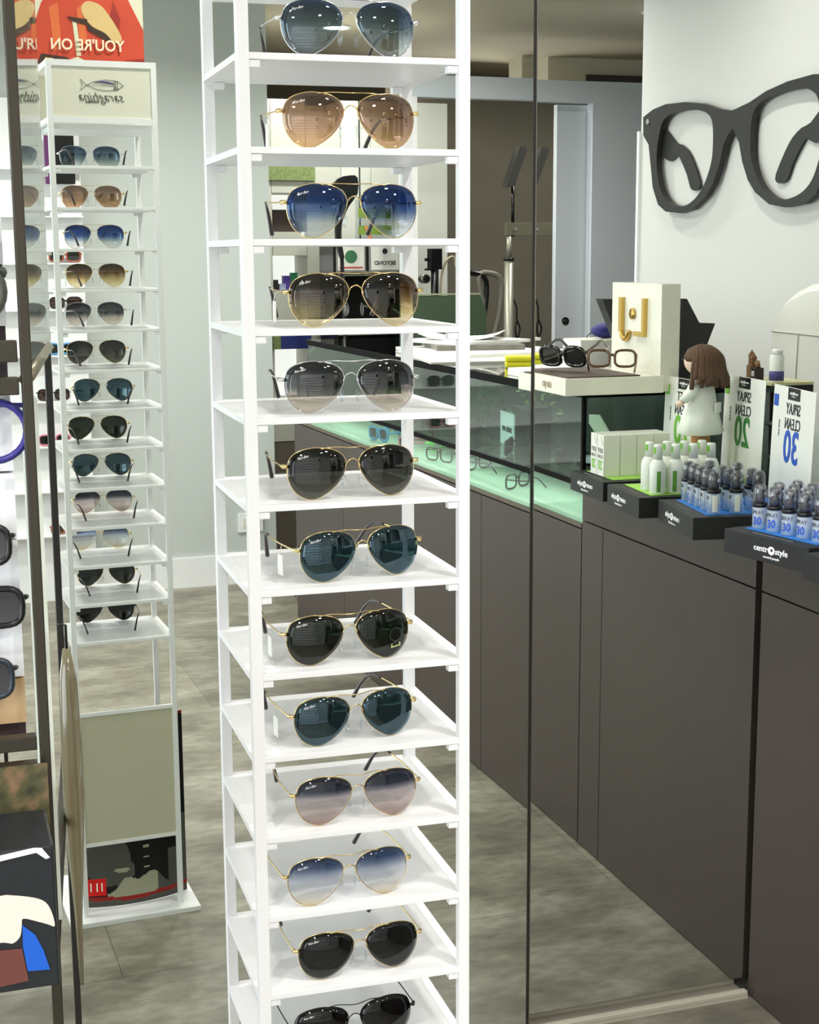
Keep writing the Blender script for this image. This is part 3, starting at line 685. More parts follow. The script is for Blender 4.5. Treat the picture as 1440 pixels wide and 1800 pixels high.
# blue spray bottles
def spray_bottle():
    r = bpy.data.objects.new('spray_bottle', None); C.objects.link(r); r.empty_display_size = .02
    Lz('body', [(.0, .0), (.0125, .0), (.0135, .0015), (.0135, .040), (.0115, .043)], bottle_clear, r, 24)
    Lz('liquid', [(.0, .0012), (.0122, .0012), (.0122, .014), (.0, .0145)], glassy('blue_liquid', (.66, .84, .985), .04), r, 20)
    n = text('30', .021, blue_ink, (0, -.0138, .015), (1, 0, 0), (0, 0, 1), None, ext=.0002, sx=.8, bold=.0006)
    t2 = text('SPRAY', .0105, ink, (0, -.0138, .032), (1, 0, 0), (0, 0, 1), None, ext=.0002, sx=.85)
    for o in (n, t2):
        for v in o.data.vertices:       # wrap the lettering round the bottle
            a = v.co.x/.0138; d = -v.co.y; v.co.x = math.sin(a)*d; v.co.y = -math.cos(a)*d
        o.parent = r
    b = bmesh.new(); N = 8
    for k in range(N):
        a0, a1 = -2.3+.8*k/N, -2.3+.8*(k+1)/N
        q = [b.verts.new((math.sin(a)*.01365, -math.cos(a)*.01365, z)) for a, z in ((a0, .004), (a1, .004), (a1, .038), (a0, .038))]; b.faces.new(q)
    link(b, 'label_strip', white2, r)
    Lz('collar', [(.0125, .0415), (.0142, .042), (.0142, .049), (.0125, .0495)], mat('black_violet_ring', (17, 15, 22), .4), r, 24)
    bm = bmesh.new(); lathe(bm, [(.0085, .0495), (.0098, .052), (.0098, .064), (.006, .066), (.006, .070), (.0095, .071), (.0095, .080), (.0075, .083)], 18); link(bm, 'pump', mat('dark_pump', (62, 62, 74), .35), r)
    Lz('cap', [(.0133, .0497), (.0133, .072), (.0122, .079), (.0092, .0845), (.0045, .0865), (.0, .0868)], glassy('frosted_cap_plastic', (.88, .89, .92), .16, .14), r, 24)
    return r
sb = spray_bottle(); first = True
locs = [(k, 0) for k in range(5)]+[(0, 1), (1, 1), (2, 1), (4, 1)]+[(0, 2), (1, 2), (3, 2)]
for n_, (k, c) in enumerate(locs):
    o = sb if n_ == 0 else copy_tree(sb)
    o.location = tr_pt(T1, .036+.041*k, .055+.047*c); o.rotation_euler = (0, 0, T1.rotation_euler.z+.4+random.uniform(-.2, .15))
    pos = ['front row beside the aisle', 'middle row', 'rear row by the sign'][c]
    if c == 0: od = ['nearest the mirrored doors', 'second from the mirrored doors', 'middle one', 'fourth from the mirrored doors', 'farthest from the mirrored doors'][k]
    else: od = {0: 'nearest the mirrored doors', 1: 'second from the mirrored doors', 2: 'third from the mirrored doors', 3: 'standing farthest along', 4: 'standing farthest along'}[k]
    tag(o, 'blue SPRAY 30 bottle, %s, %s' % (pos, od), 'bottle', 'blue spray bottles on the tray')

# white soft bottles with green leaf
def soft_bottle():
    r = bpy.data.objects.new('lens_cleaner_bottle', None); C.objects.link(r); r.empty_display_size = .02
    Lz('body', [(.0, .0), (.0155, .0), (.0165, .002), (.0165, .050), (.0155, .058), (.0115, .066), (.0085, .069)], mat('milk_white_plastic', (240, 242, 234), .3), r, 24)
    Lz('cap', [(.0, .069), (.0095, .0692), (.0088, .095), (.0078, .098), (.0, .0985)], mat('frosted_white_cap', (232, 236, 226), .35), r, 20)
    bm = bmesh.new()
    for k in range(8):
        a0, a1 = -.42+.84*k/8, -.42+.84*(k+1)/8
        q = [bm.verts.new((math.sin(a)*.0095, -math.cos(a)*.0095, z)) for a, z in ((a0, .082-.004*((k*3) % 2)), (a1, .082), (a1, .0935), (a0, .0945-.002*(k % 2)))]; bm.faces.new(q)
    link(bm, 'leaf_mark', green_ink, r)
    bm = bmesh.new()
    for k in range(8):
        a0, a1 = -1.3+.5*k/8, -1.3+.5*(k+1)/8
        q = [bm.verts.new((math.sin(a)*.01665, -math.cos(a)*.01665, z)) for a, z in ((a0, .004), (a1, .004), (a1, .046), (a0, .046))]; bm.faces.new(q)
    link(bm, 'label_strip', mat('leaf_pattern_label', (92, 150, 50), .5, noise=.5, nscale=200), r)
    return r
wb = soft_bottle()
for n_, (k, c) in enumerate([(0, 0), (0, 1), (0, 2), (0, 3), (1.15, 0), (1.15, 1), (1.15, 2), (1.15, 3)]):
    o = wb if n_ == 0 else copy_tree(wb)
    o.scale = (1.1, 1.1, 1.1)
    o.location = tr_pt(T2, .042+.045*k, .058+.0415*c); o.rotation_euler = (0, 0, T2.rotation_euler.z-.2+random.uniform(-.3, .3))
    cs = ['front row beside the aisle', 'second row', 'third row', 'rear row by the sign'][c]
    tag(o, 'white bottle with green leaf, %s, %s' % (cs, 'toward the mirrored doors' if k == 0 else 'toward the cartons'), 'bottle', 'white bottles on the tray')
# white cartons
def carton():
    r = bpy.data.objects.new('product_carton', None); C.objects.link(r); r.empty_display_size = .02
    b = B('carton_body', (-.0185, .0185, 0, .042, 0, .098), white2, r, .0006)
    text('SOFT', .0155, ink, (0, -.0004, .060), (1, 0, 0), (0, 0, 1), r, ext=.0002, sx=.8)
    text('CLEAN', .0115, mat('grey_ink', (120, 120, 120), .6), (0, -.0004, .046), (1, 0, 0), (0, 0, 1), r, ext=.0002, sx=.8)
    text('20', .032, green_ink, (0, -.0004, .025), (1, 0, 0), (0, 0, 1), r, ext=.0002, sx=.75, bold=.0006)
    bm = bmesh.new(); poly_prism(bm, [(-.016, .078), (-.004, .094), (-.001, .094), (-.015, .074)], 0, .0003); bm.transform(basis((0, 0, 0), (1, 0, 0), (0, 0, 1))); link(bm, 'leaf_stripe', mat('grey_green_ink', (170, 186, 140), .5), r)
    return r
ct = carton(); n_ = 0
for c in range(4):
    for k in range(2):
        o = ct if n_ == 0 else copy_tree(ct); n_ += 1
        o.location = tr_pt(T3, .088+.040*k+.001*c, .03+.0435*c); o.rotation_euler = (0, 0, T3.rotation_euler.z)
        tag(o, 'SOFT CLEAN 20 carton, %s, on the %s side' % (['front of the block', 'second row back', 'third row back', 'rearmost of the block'][c], 'mirrored doors' if k == 0 else 'showcase'), 'carton', 'white cartons on the tray')

# ------------------------------------------------------------------ rag doll
dx, dy = 1.70, -.385
dr = empty('rag_doll', (1.690, -.470, CT+.048), math.radians(142), label='brown-haired rag doll in a white dress standing among the bottles', cat='doll')
cloth = mat('white_cloth', (236, 238, 228), .85, bump=.3, nscale=80); skin_m = mat('doll_skin_fabric', (236, 206, 184), .8); hair_m = mat('brown_wool', (92, 68, 50), .9, noise=.35, nscale=120, bump=.6)
bm = bmesh.new(); seg = 24; prof = [(.018, .262), (.026, .255), (.030, .235), (.036, .20), (.045, .16), (.054, .125), (.05, .122), (.0, .124)]
lathe(bm, prof, seg)
for v in bm.verts:
    a = math.atan2(v.co.y, v.co.x); k = max(0, (.25-v.co.z)/.13); f = 1+.06*k*math.sin(a*7)
    v.co.x *= f*1.0; v.co.y *= f*.72
link(bm, 'dress', cloth, dr, True)
B('dress_pocket', (-.012, .012, -.034, -.030, .175, .200), cloth, dr, .001)
bm = bmesh.new()
for s in (-1, 1): tube(bm, [(s*.016, 0, .13), (s*.017, 0, .06), (s*.017, -.002, .008)], [.0115, .010, .009], 10)
link(bm, 'leg', mat('doll_orange_leg', (206, 150, 100), .8), dr)
bm = bmesh.new()
for s in (-1, 1): tube(bm, [(s*.017, -.002, .012), (s*.017, .006, .008), (s*.017, .022, .007)], [.012, .0125, .008], 10)
link(bm, 'shoe', mat('doll_dark_shoe', (70, 60, 40), .7), dr)
for s in (-1, 1):
    bm = bmesh.new(); tube(bm, [(s*.022, 0, .25), (s*.040, .004, .225), (s*.047, .016, .205)], [.012, .011, .009], 10); a = link(bm, 'sleeve', cloth, dr)
    bm = bmesh.new(); tube(bm, [(s*.047, .016, .206), (s*.047, .022, .198), (s*.045, .027, .192)], [.0065, .007, .004], 8); link(bm, 'hand', skin_m, a)
bm = bmesh.new(); bmesh.ops.create_uvsphere(bm, u_segments=20, v_segments=14, radius=1, matrix=Matrix.Translation((0, .004, .300)) @ Matrix.Diagonal((.031, .030, .036, 1)))
tube(bm, [(0, 0, .272), (0, 0, .25)], .012, 10)
hd = link(bm, 'head', skin_m, dr, True)
bm = bmesh.new()
for s in (-1, 1): bmesh.ops.create_uvsphere(bm, u_segments=8, v_segments=6, radius=.003, matrix=Matrix.Translation((s*.011, .033, .303)))
tube(bm, [(-.006, .0325, .288), (0, .0335, .286), (.006, .0325, .288)], .0008, 5); link(bm, 'face_stitching', ink, hd)
bm = bmesh.new()
for k in range(34):
    a = PI*1.0+(k/33)*PI*1.0+random.uniform(-.05, .05); ln = random.uniform(.07, .10)
    ca, sa = math.cos(a), math.sin(a)
    R1 = .034
    tube(bm, smooth_loop([(0, .004, .337), (ca*.018, sa*.018+.004, .334), (ca*R1, sa*R1, .312), (ca*(R1+.006), sa*(R1+.006), .280), (ca*(R1+.010), sa*(R1+.014), .332-ln)], 3, False), [.0045]*12+[.004], 6)
lathe(bm, [(.0, .339), (.016, .337), (.028, .328), (.034, .312), (.033, .300)], 18)
for v in bm.verts:
    pass
link(bm, 'hair', hair_m, dr)
dr.scale = (1.25, 1.25, .93)

# ------------------------------------------------------------------ black organiser with small things behind the signs
og = empty('drawer_organiser', (1.93, -.63, CT), -1.57, label='black stacked drawer organiser on the counter behind the green sign', cat='organiser')
B('shell', (-.075, .075, 0, .11, 0, .255), black, og, .002)
for z in (.01, .09, .17): B('drawer', (-.07, .07, -.006, -.0005, z, z+.07), mat('smoked_drawer', (48, 46, 44), .15), og, .001)
B('top_edge', (-.075, .075, -.0065, .11, .2555, .262), mat('yellowish_top', (210, 206, 160), .5), og)
zo = CT+.2625
sp = empty('cleaning_can', (1.955, -.585, zo), 0, label='white and blue cylindrical can standing on the black organiser', cat='can')
Lz('can_body', [(.0, 0), (.017, 0), (.0175, .002), (.0175, .062), (.012, .066)], white2, sp); Lz('blue_band', [(.0177, .003), (.0177, .026)], navy, sp)
Lz('lid', [(.013, .0662), (.013, .076), (.010, .078)], white, sp)
cb = empty('wooden_calendar', (1.93, -.665, zo), -1.4, label='brown wooden perpetual calendar with little houses on the black organiser', cat='ornament')
wood = mat('brown_wood', (120, 88, 56), .6, noise=.3, nscale=40)
B('number_block', (-.034, -.004, 0, .022, 0, .030), mat('dark_wood', (48, 34, 28), .5), cb, .001); B('number_block', (-.002, .026, 0, .022, 0, .034), wood, cb, .001)
text('00', .018, inkw, (-.019, -.0004, .015), (1, 0, 0), (0, 0, 1), cb)
bm = bmesh.new()
for x, h in ((-.0, .03), (.012, .038)):
    box(bm, x, x+.012, .004, .016, .034, .034+h*.6); v = [bm.verts.new(p) for p in ((x-.002, .002, .034+h*.6), (x+.014, .002, .034+h*.6), (x+.014, .018, .034+h*.6), (x-.002, .018, .034+h*.6), (x+.006, .010, .034+h))]
    for q in ((0, 1, 4), (1, 2, 4), (2, 3, 4), (3, 0, 4), (3, 2, 1, 0)): bm.faces.new([v[i] for i in q])
tube(bm, [(-.028, .01, .030), (-.02, .01, .042), (-.012, .01, .036)], [.006, .007, .004], 8)
link(bm, 'little_house', wood, cb)

# ------------------------------------------------------------------ things on the showcase lid
ZL = 1.1995
onyx = mat('cream_onyx', (240, 237, 222), .22, noise=.12, nscale=16, coat=.4)
lj = empty('eyewear_plinth', (1.452, -.855, ZL), 0, label='cream onyx-look plinth with gold letters on the showcase lid', cat='display plinth')
B('base_block', (0, .262, -.155, .155, 0, .042), onyx, lj, .002)
B('upright_block', (.263, .315, -.145, .130, 0, .262), onyx, lj, .002)
ub = lj.children[-1]
text('LIU\u00b7JO', .020, mat('tan_ink', (150, 130, 100), .5), (-.0006, .045, .020), (0, -1, 0), (0, 0, 1), lj)
gx = .262
gold_m = mat('deep_gold_metal', (206, 172, 96), .3, 1)
bm = bmesh.new()
def gp(u, v): return (gx-.004, u, v)
box(bm, gx-.010, gx+.001, .045-.0, .057, .13, .225); box(bm, gx-.010, gx+.001, .0, .045, .13, .142)
link(bm, 'gold_letter', gold_m, lj)
bm = bmesh.new(); box(bm, gx-.010, gx+.001, -.085, -.070, .140, .225); tube(bm, smooth_loop([gp(-.0775, .142), gp(-.070, .126), gp(-.052, .120), gp(-.038, .130), gp(-.034, .142)], 3, False), .0072, 8); link(bm, 'gold_letter', gold_m, lj)
gd = Lz('gold_dot', [(.0, 0), (.014, 0), (.014, .006), (.0, .006)], gold_m, lj, 20); gd.matrix_basis = Matrix.Translation((gx+.001, -.02, .185)) @ Matrix.Rotation(-PI/2, 4, 'Y')
B('display_mat', (.01, .20, -.14, .15, .0425, .045), mat('brown_mat', (70, 52, 40), .6), lj)
spectacles('sunglasses', 'chunky glossy black sunglasses folded on the cream plinth', mat('glossy_black_acetate', (14, 14, 16), .08, coat=1), (1.535, -.895, ZL+.054), -2.2, smoke, .066, .048, .0055, 'sunglasses', rx=.3)
spectacles('eyeglasses', 'tortoiseshell eyeglasses propped on the cream plinth', tort, (1.60, -.755, ZL+.060), -2.7, None, .060, .044, .0035, 'glasses', rx=-.5)
wbx = empty('white_box', (1.84, -1.33, ZL), 0, label='white cardboard box standing behind the cream plinth', cat='box')
B('box_body', (-.09, .06, -.06, .06, 0, .095), white2, wbx, .001); B('flap', (-.09, .06, -.06, .058, .0955, .0965), cream, wbx)
bpz = empty('blue_pouch', (1.855, -1.33, ZL+.097), 0, label='dark blue pouch lying on the white box', cat='pouch')
bm = bmesh.new(); bmesh.ops.create_uvsphere(bm, u_segments=18, v_segments=10, radius=1, matrix=Matrix.Translation((0, 0, .022)) @ Matrix.Diagonal((.045, .03, .022, 1))); link(bm, 'pouch_body', mat('dark_blue_velvet', (32, 36, 110), .6), bpz, True)
T('drawstring', smooth_loop([(-.04, 0, .02), (-.052, -.01, .008), (-.050, -.02, .002)], 3, False), .0015, ink, bpz, 6)
bk = empty('black_display_board', (1.724, -1.10, ZL), 0, label='large black angular cardboard display behind the cream plinth', cat='display board')
bm = bmesh.new(); poly_prism(bm, [(.065, .0), (.32, .0), (.318, .09), (.340, .145), (.292, .147), (.252, .213), (0, .216), (.05, .105)], -.02, .02); bm.transform(basis((0, 0, 0), (1, 0, 0), (0, 0, 1))); link(bm, 'board', blackm, bk)
for c in bk.children: c['label'] = 'black angular panel'
# papers
pap = [mat('paper_white', (244, 243, 238), .7), mat('paper_grey', (206, 204, 196), .7), mat('paper_pink_edge', (214, 150, 128), .7), mat('paper_photo', (120, 116, 108), .5, noise=.4, nscale=30)]
zz = ZL
pl = []
def paper(name, lab, cat, x, y, w_, d_, h_, rz, m_, grp='papers on the showcase lid', curl=0):
    global zz
    r = empty(name, (x, y, zz), rz, lab, cat, grp)
    bm = bmesh.new(); nx = 8
    for i in range(nx):
        x0 = -w_/2+w_*i/nx; x1 = x0+w_/nx
        z0 = curl*abs(2*i/nx-1)**3; z1 = curl*abs(2*(i+1)/nx-1)**3
        v = [bm.verts.new(p) for p in ((x0, -d_/2, z0), (x0, d_/2, z0), (x0, -d_/2, z0+h_), (x0, d_/2, z0+h_), (x1, -d_/2, z1), (x1, d_/2, z1), (x1, -d_/2, z1+h_), (x1, d_/2, z1+h_))]
        for idx in ((2, 6, 7, 3), (0, 1, 5, 4), (0, 4, 6, 2), (1, 3, 7, 5)): bm.faces.new([v[k] for k in idx])
        if i == 0: bm.faces.new([v[k] for k in (0, 2, 3, 1)])
        if i == nx-1: bm.faces.new([v[k] for k in (4, 5, 7, 6)])
    bmesh.ops.remove_doubles(bm, verts=bm.verts, dist=1e-6)
    link(bm, 'sheet', m_, r); zz += h_+.0003
    return r
paper('open_magazine', 'open pale magazine with a pink edge spread on the showcase lid', 'magazine', 1.80, -2.16, .42, .60, .006, .15, pap[1])
zz1 = zz
paper('paper_stack', 'white sheets lying on top of the magazine', 'papers', 1.86, -2.30, .36, .5, .010, -.12, pap[0], curl=.0)
paper('paper_stack', 'grey printed sheets in the middle of the paper pile', 'papers', 1.88, -2.38, .30, .34, .018, .2, pap[3])
paper('paper_stack', 'white envelopes high in the paper pile', 'papers', 1.87, -2.40, .32, .30, .010, -.3, pap[0])
paper('paper_stack', 'loose white sheets at the very top of the pile with curling corners', 'papers', 1.86, -2.42, .28, .22, .004, .5, pap[0], curl=.022)
zz = ZL
paper('folded_newspaper', 'white folded sheets with a torn edge beside the cream plinth', 'papers', 1.68, -1.30, .16, .26, .020, .05, pap[0])
yb = empty('yellow_case', (1.775, -1.655, ZL), .35, label='bright yellow glasses case lying beside the papers', cat='glasses case')
B('lower_shell', (-.075, .075, -.03, .03, 0, .018), mat('yellow_plastic', (236, 228, 40), .4), yb, .006); B('upper_shell', (-.075, .075, -.03, .03, .0185, .036), mat('yellow_plastic', (236, 228, 40), .4), yb, .006)

# ------------------------------------------------------------------ upholstered chair behind the counter
uc = empty('upholstered_chair', (2.22, -.72, 0), -PI/2, label='cream upholstered chair with an arched stitched backrest behind the counter', cat='chair')
leather = mat('cream_leather', (246, 245, 238), .5, bump=.15, nscale=60)
arch = [(-.30, .50), (.30, .50), (.305, 1.0), (.304, 1.20), (.298, 1.30), (.28, 1.36), (.245, 1.40), (.19, 1.43), (.12, 1.452), (.04, 1.462), (-.04, 1.462), (-.12, 1.452), (-.19, 1.43), (-.245, 1.40), (-.28, 1.36), (-.298, 1.30), (-.304, 1.20), (-.305, 1.0)]
bm = bmesh.new(); poly_prism(bm, arch, -.03, .03)
es = [e for e in bm.edges if abs(e.verts[0].co.z-e.verts[1].co.z) < 1e-6 and len(e.link_faces) == 2 and abs(e.link_faces[0].normal.dot(e.link_faces[1].normal)) < .5]
bmesh.ops.recalc_face_normals(bm, faces=bm.faces)
es = [e for e in bm.edges if len(e.link_faces) == 2 and abs(e.verts[0].co.z-e.verts[1].co.z) < 1e-6 and e.link_faces[0].normal.dot(e.link_faces[1].normal) < .5]
bmesh.ops.bevel(bm, geom=es, offset=.02, segments=3, affect='EDGES')
bm.transform(basis((0, 0, 0), (1, 0, 0), (0, 0, 1)))
bk2 = link(bm, 'backrest', leather, uc)
stc = mat('steel_column_paint', (168, 166, 152), .35, .5)
seam = mat('seam_thread', (176, 172, 156), .7)  # stitching thread, greyer than the leather
T('stitched_seam', [(-.28, -.031, 1.325), (0, -.031, 1.322), (.28, -.031, 1.325)], .0018, seam, bk2, 6)
T('stitched_seam', [(.145, -.031, 1.322), (.15, -.031, 1.20), (.13, -.031, 1.0), (.12, -.031, .75), (.12, -.031, .52)], .0018, seam, bk2, 6); T('stitched_seam', [(-.145, -.031, 1.322), (-.15, -.031, 1.20), (-.13, -.031, 1.0), (-.12, -.031, .75), (-.12, -.031, .52)], .0018, seam, bk2, 6)
B('seat', (-.29, .29, -.02-.03, .30, .42, .50), leather, uc, .02)
for x in (-.25, .25):
    for y in (-.02, .27): T('leg', [(x, y, 0), (x, y, .42)], .014, chrome, uc, 10)

# ------------------------------------------------------------------ big glasses on the wall
outer = [(-2.58, 2.03), (-2.504, 2.05), (-2.406, 2.06), (-2.264, 2.054), (-2.143, 2.038), (-2.04, 2.012), (-1.942, 1.995)]
lower = [(-1.942, 1.940), (-1.958, 1.919), (-1.984, 1.89), (-2.008, 1.828), (-2.047, 1.767), (-2.095, 1.726), (-2.183, 1.685), (-2.274, 1.673), (-2.387, 1.682), (-2.446, 1.708), (-2.491, 1.771), (-2.511, 1.849), (-2.532, 1.927), (-2.576, 1.964)]
hole = [(-2.435, 1.988), (-2.396, 2.015), (-2.34, 2.025), (-2.247, 2.026), (-2.156, 2.017), (-2.097, 2.0), (-2.066, 1.973), (-2.056, 1.923), (-2.059, 1.852), (-2.085, 1.797), (-2.126, 1.749), (-2.184, 1.714), (-2.245, 1.698), (-2.307, 1.7), (-2.372, 1.717), (-2.423, 1.753), (-2.456, 1.815), (-2.466, 1.877), (-2.461, 1.922)]
arm = [(-2.518, 1.987), (-2.442, 1.973), (-2.367, 1.923), (-2.319, 1.912), (-2.27, 1.887), (-2.23, 1.848), (-2.18, 1.78), (-2.183, 1.755), (-2.217, 1.749), (-2.248, 1.761), (-2.274, 1.806), (-2.332, 1.869), (-2.356, 1.875), (-2.396, 1.86), (-2.437, 1.871), (-2.471, 1.892), (-2.516, 1.941)]
YM = -1.934
def mirp(L_): return [(2*YM-y, z) for y, z in L_]
# the sign's own frame: local x = -y world (reader's right), origin at its bottom centre
def loc2(L_): return [(-(y-YM), z-1.86) for y, z in L_]
wg = empty('wall_glasses_sign', (2.62, YM, 1.86), -PI/2, label='giant black spectacle frame mounted on the pale wall behind the counter', cat='wall sign')
full = loc2(outer)+loc2(mirp(outer))[::-1][1:]+loc2(mirp(lower))[::-1]+loc2(lower)[1:]
# smooth left-half holes
bm = bmesh.new(); poly_prism(bm, full, .012, .034, 0, [loc2(smooth_loop(hole, 3)), loc2(mirp(smooth_loop(hole, 3)))]); bm.transform(basis((0, 0, 0), (1, 0, 0), (0, 0, 1)))
sgm = mat('matt_black_acrylic', (34, 34, 33), .5)
fr = link(bm, 'frame_front', sgm, wg)
for a_, nm in ((loc2(smooth_loop(arm, 2)), 'temple_arm'), (loc2(mirp(smooth_loop(arm, 2))), 'temple_arm')):
    bm = bmesh.new(); poly_prism(bm, a_, .004, .0115); bm.transform(basis((0, 0, 0), (1, 0, 0), (0, 0, 1))); link(bm, nm, sgm, wg)
for s in (-1, 1): T('rivet', [(s*.605, -.034, .150), (s*.605, -.037, .150)], .011, silver, wg, 10)
for s in (-1, 1): T('wall_spacer', [(s*.55, -.0005, .13), (s*.55, -.004, .13)], .012, sgm, wg, 10)

# ------------------------------------------------------------------ office and examination room beyond
cab_m = mat('light_grey_cabinet', (196, 196, 184), .5); dkgrey = mat('dark_taupe_cabinet', (104, 96, 84), .5)
st = empty('storage_cabinet', (2.2, -5.1, 0), 0, label='tall pale grey storage cabinet with open white niches at the back of the office', cat='cabinet')
B('carcass', (-.6, .6, -.30, -.20, .78, 2.30), cab_m, st)
B('lower_cabinet', (-.6, .6, -.30, .10, .0, .58), dkgrey, st); B('middle_panel', (-.6, .6, -.30, .10, .585, .80), cab_m, st)
# front grid with niches left column x -.36..-.16
for (x0, x1, z0, z1) in ((-.6, -.345, .80, 2.30), (-.345, -.165, 1.14, 1.35), (-.345, -.165, 1.53, 1.65), (-.345, -.165, 1.84, 2.30), (-.165, .02, .80, 2.24)):
    B('cabinet_door', (x0+.001, x1-.001, -.20, .10, z0+.001, z1-.001), cab_m, st, .001)
for z0, z1 in ((1.35, 1.53), (1.65, 1.84), (.80, 1.14)): B('niche_lining', (-.345, -.165, -.198, -.15, z0, z1), mat('glowing_white_niche', (250, 250, 250), .5, emit=.9), st)  # lining given its own glow, standing in for light in the niches
for x0, x1 in ((.022, .18), (.182, .36), (.362, .60)): B('tall_door', (x0, x1, -.20, .10, .80, 2.30), mat('off_white_door', (214, 216, 206), .45), st, .002)
B('dark_gap', (.115, .122, .1005, .103, 1.5, 2.30), mat('gap_dark', (50, 50, 48), .6), st)
gp_ = empty('leaf_print', (1.945, -4.985, 1.925), 0, label='narrow green leaf-pattern picture high on the grey cabinet', cat='picture')
B('print', (-.11, .135, -.012, -.001, -.022, .045), mat('leaf_pattern', (120, 136, 84), .5, noise=.7, nscale=70), gp_)
bx = empty('brown_binder_box', (1.955, -5.14, 1.651), 0, label='dark brown box file in the upper white niche of the cabinet', cat='box')
B('box_body', (-.075, .06, -.05, .06, 0, .11), mat('dark_brown_box', (56, 44, 38), .5), bx); B('pale_flap', (-.098, -.078, -.05, .06, 0, .13), mat('peach_card', (226, 180, 140), .6), bx)
for i, (c, x, s, n) in enumerate((((40, 36, 44), -.07, .05, 'dark'), ((96, 70, 180), -.01, .07, 'violet'), ((40, 150, 110), .03, .085, 'green'), ((180, 190, 230), -.035, .03, 'pale blue'))):
    b_ = empty('small_lens_box', (1.955+x, -5.10+.006*i, 1.3505), 0, label='small %s box in the lower white niche of the cabinet' % n, cat='box', group='small boxes in the niche')
    B('box_body', (-.016, .016, -.02, .02, 0, s), mat('box_'+n.replace(' ', '_'), c, .5), b_); B('lid', (-.0165, .0165, -.0205, .0205, s+.0002, s+.008), mat('box_'+n.replace(' ', '_'), c, .5), b_)
cal = empty('wall_calendar', (1.945, -4.985, 1.10), 0, label='dark blue wall calendar strip low on the grey cabinet', cat='calendar')
B('calendar_sheet', (-.06, .10, -.012, -.001, -.04, .04), mat('navy_print', (38, 52, 120), .5), cal); B('leaf_picture', (-.10, -.061, -.012, -.001, -.04, .04), mat('leaf_pattern', (120, 136, 84), .5), cal)
# black arc chair / lamp
al = empty('arc_floor_lamp', (2.11, -4.5, 0), 0, label='black curved arc lamp standing in the office', cat='lamp')
bm = bmesh.new(); poly_prism(bm, smooth_loop([(-.10, 1.84), (-.06, 1.89), (0, 1.905), (.035, 1.895), (.035, 1.82), (-.01, 1.76), (-.045, 1.68), (-.05, 1.60), (-.035, 1.52), (-.055, 1.52), (-.075, 1.60), (-.07, 1.70), (-.03, 1.80), (-.04, 1.84)], 2), -.012, .012); bm.transform(basis((0, 0, 0), (1, 0, 0), (0, 0, 1))); link(bm, 'curved_shade', black, al)
T('stem', [(-.045, 0, 1.53), (-.03, 0, 1.0), (0, 0, .03)], .010, black, al); Lz('foot', [(.12, 0), (.12, .02), (.02, .03)], black, al)
# dark shelf unit with certificates
dk = empty('dark_shelf_unit', (2.26, -4.78, 0), 0, label='dark shelving unit holding framed certificates in the office', cat='shelf')
B('side_panel', (-.19, -.17, -.12, .12, 0, 1.60), black, dk); B('side_panel', (.17, .19, -.12, .12, 0, 1.60), black, dk)
for z in (.9, 1.14, 1.43): B('shelf_board', (-.169, .169, -.12, .12, z, z+.02), mat('grey_shelf', (130, 130, 122), .4), dk)
B('back_panel', (-.169, .169, -.12, -.11, 0, 1.60), mat('very_dark_panel', (26, 26, 26), .5), dk); B('lower_door', (-.169, -.01, .10, .12, .1, .89), mat('very_dark_panel', (26, 26, 26), .5), dk); B('lower_door', (.0, .169, .10, .12, .1, .89), cab_m, dk)
def frame_pic(lab, x, z, w_, h_, circ, body):
    f = empty('framed_certificate', (x, -4.640, z), .0, lab, 'picture', 'certificates on the dark shelf')
    B('frame', (-w_/2, w_/2, -.012, 0, 0, h_), mat('thin_grey_frame', (150, 150, 146), .4), f); B('print', (-w_/2+.008, w_/2-.008, .0004, .0014, .008, h_-.008), white2, f)
    if circ:
        T('round_chart', [(0, .0015, h_*.5), (0, .0022, h_*.5)], h_*.22, mat('chart_green', (60, 120, 80), .5), f, 16); B('caption_bar', (-w_/2+.015, w_/2-.015, .0015, .002, .016, .024), mat('chart_red', (190, 70, 60), .5), f)
    else:
        text('BEYOND', .028, ink, (0, .0018, h_*.28), (-1, 0, 0), (0, 0, 1), f, bold=.0006); T('round_stamp', [(0, .0015, h_*.68), (0, .0022, h_*.68)], .014, ink, f, 14)
frame_pic('framed certificate with a round green chart on the dark shelf', 2.155, 1.451, .15, .145, True, 0)
frame_pic('framed certificate with heavy black lettering on the dark shelf', 2.33, 1.451, .16, .145, False, 0)
gl_ = empty('green_leaflet_holder', (2.31, -4.72, 1.601), 0, label='leaflet holder with lime green leaflets above the certificates', cat='leaflets')
B('holder', (-.10, .10, -.02, .0, 0, .20), clear_plastic, gl_); B('lime_leaflet', (-.085, .085, -.018, -.004, .11, .16), mat('lime_print', (176, 206, 90), .5), gl_); B('lime_leaflet', (-.085, .085, -.018, -.004, .03, .075), mat('lime_print', (176, 206, 90), .5), gl_)
bm = bmesh.new(); poly_prism(bm, [(.015, .0), (.035, .0), (.06, .07), (.045, .075)], 0, .002); bm.transform(basis((0, .0005, 0), (-1, 0, 0), (0, 0, 1)))
link(bm, 'orange_leaflet', mat('orange_print', (222, 150, 96), .5), gl_)
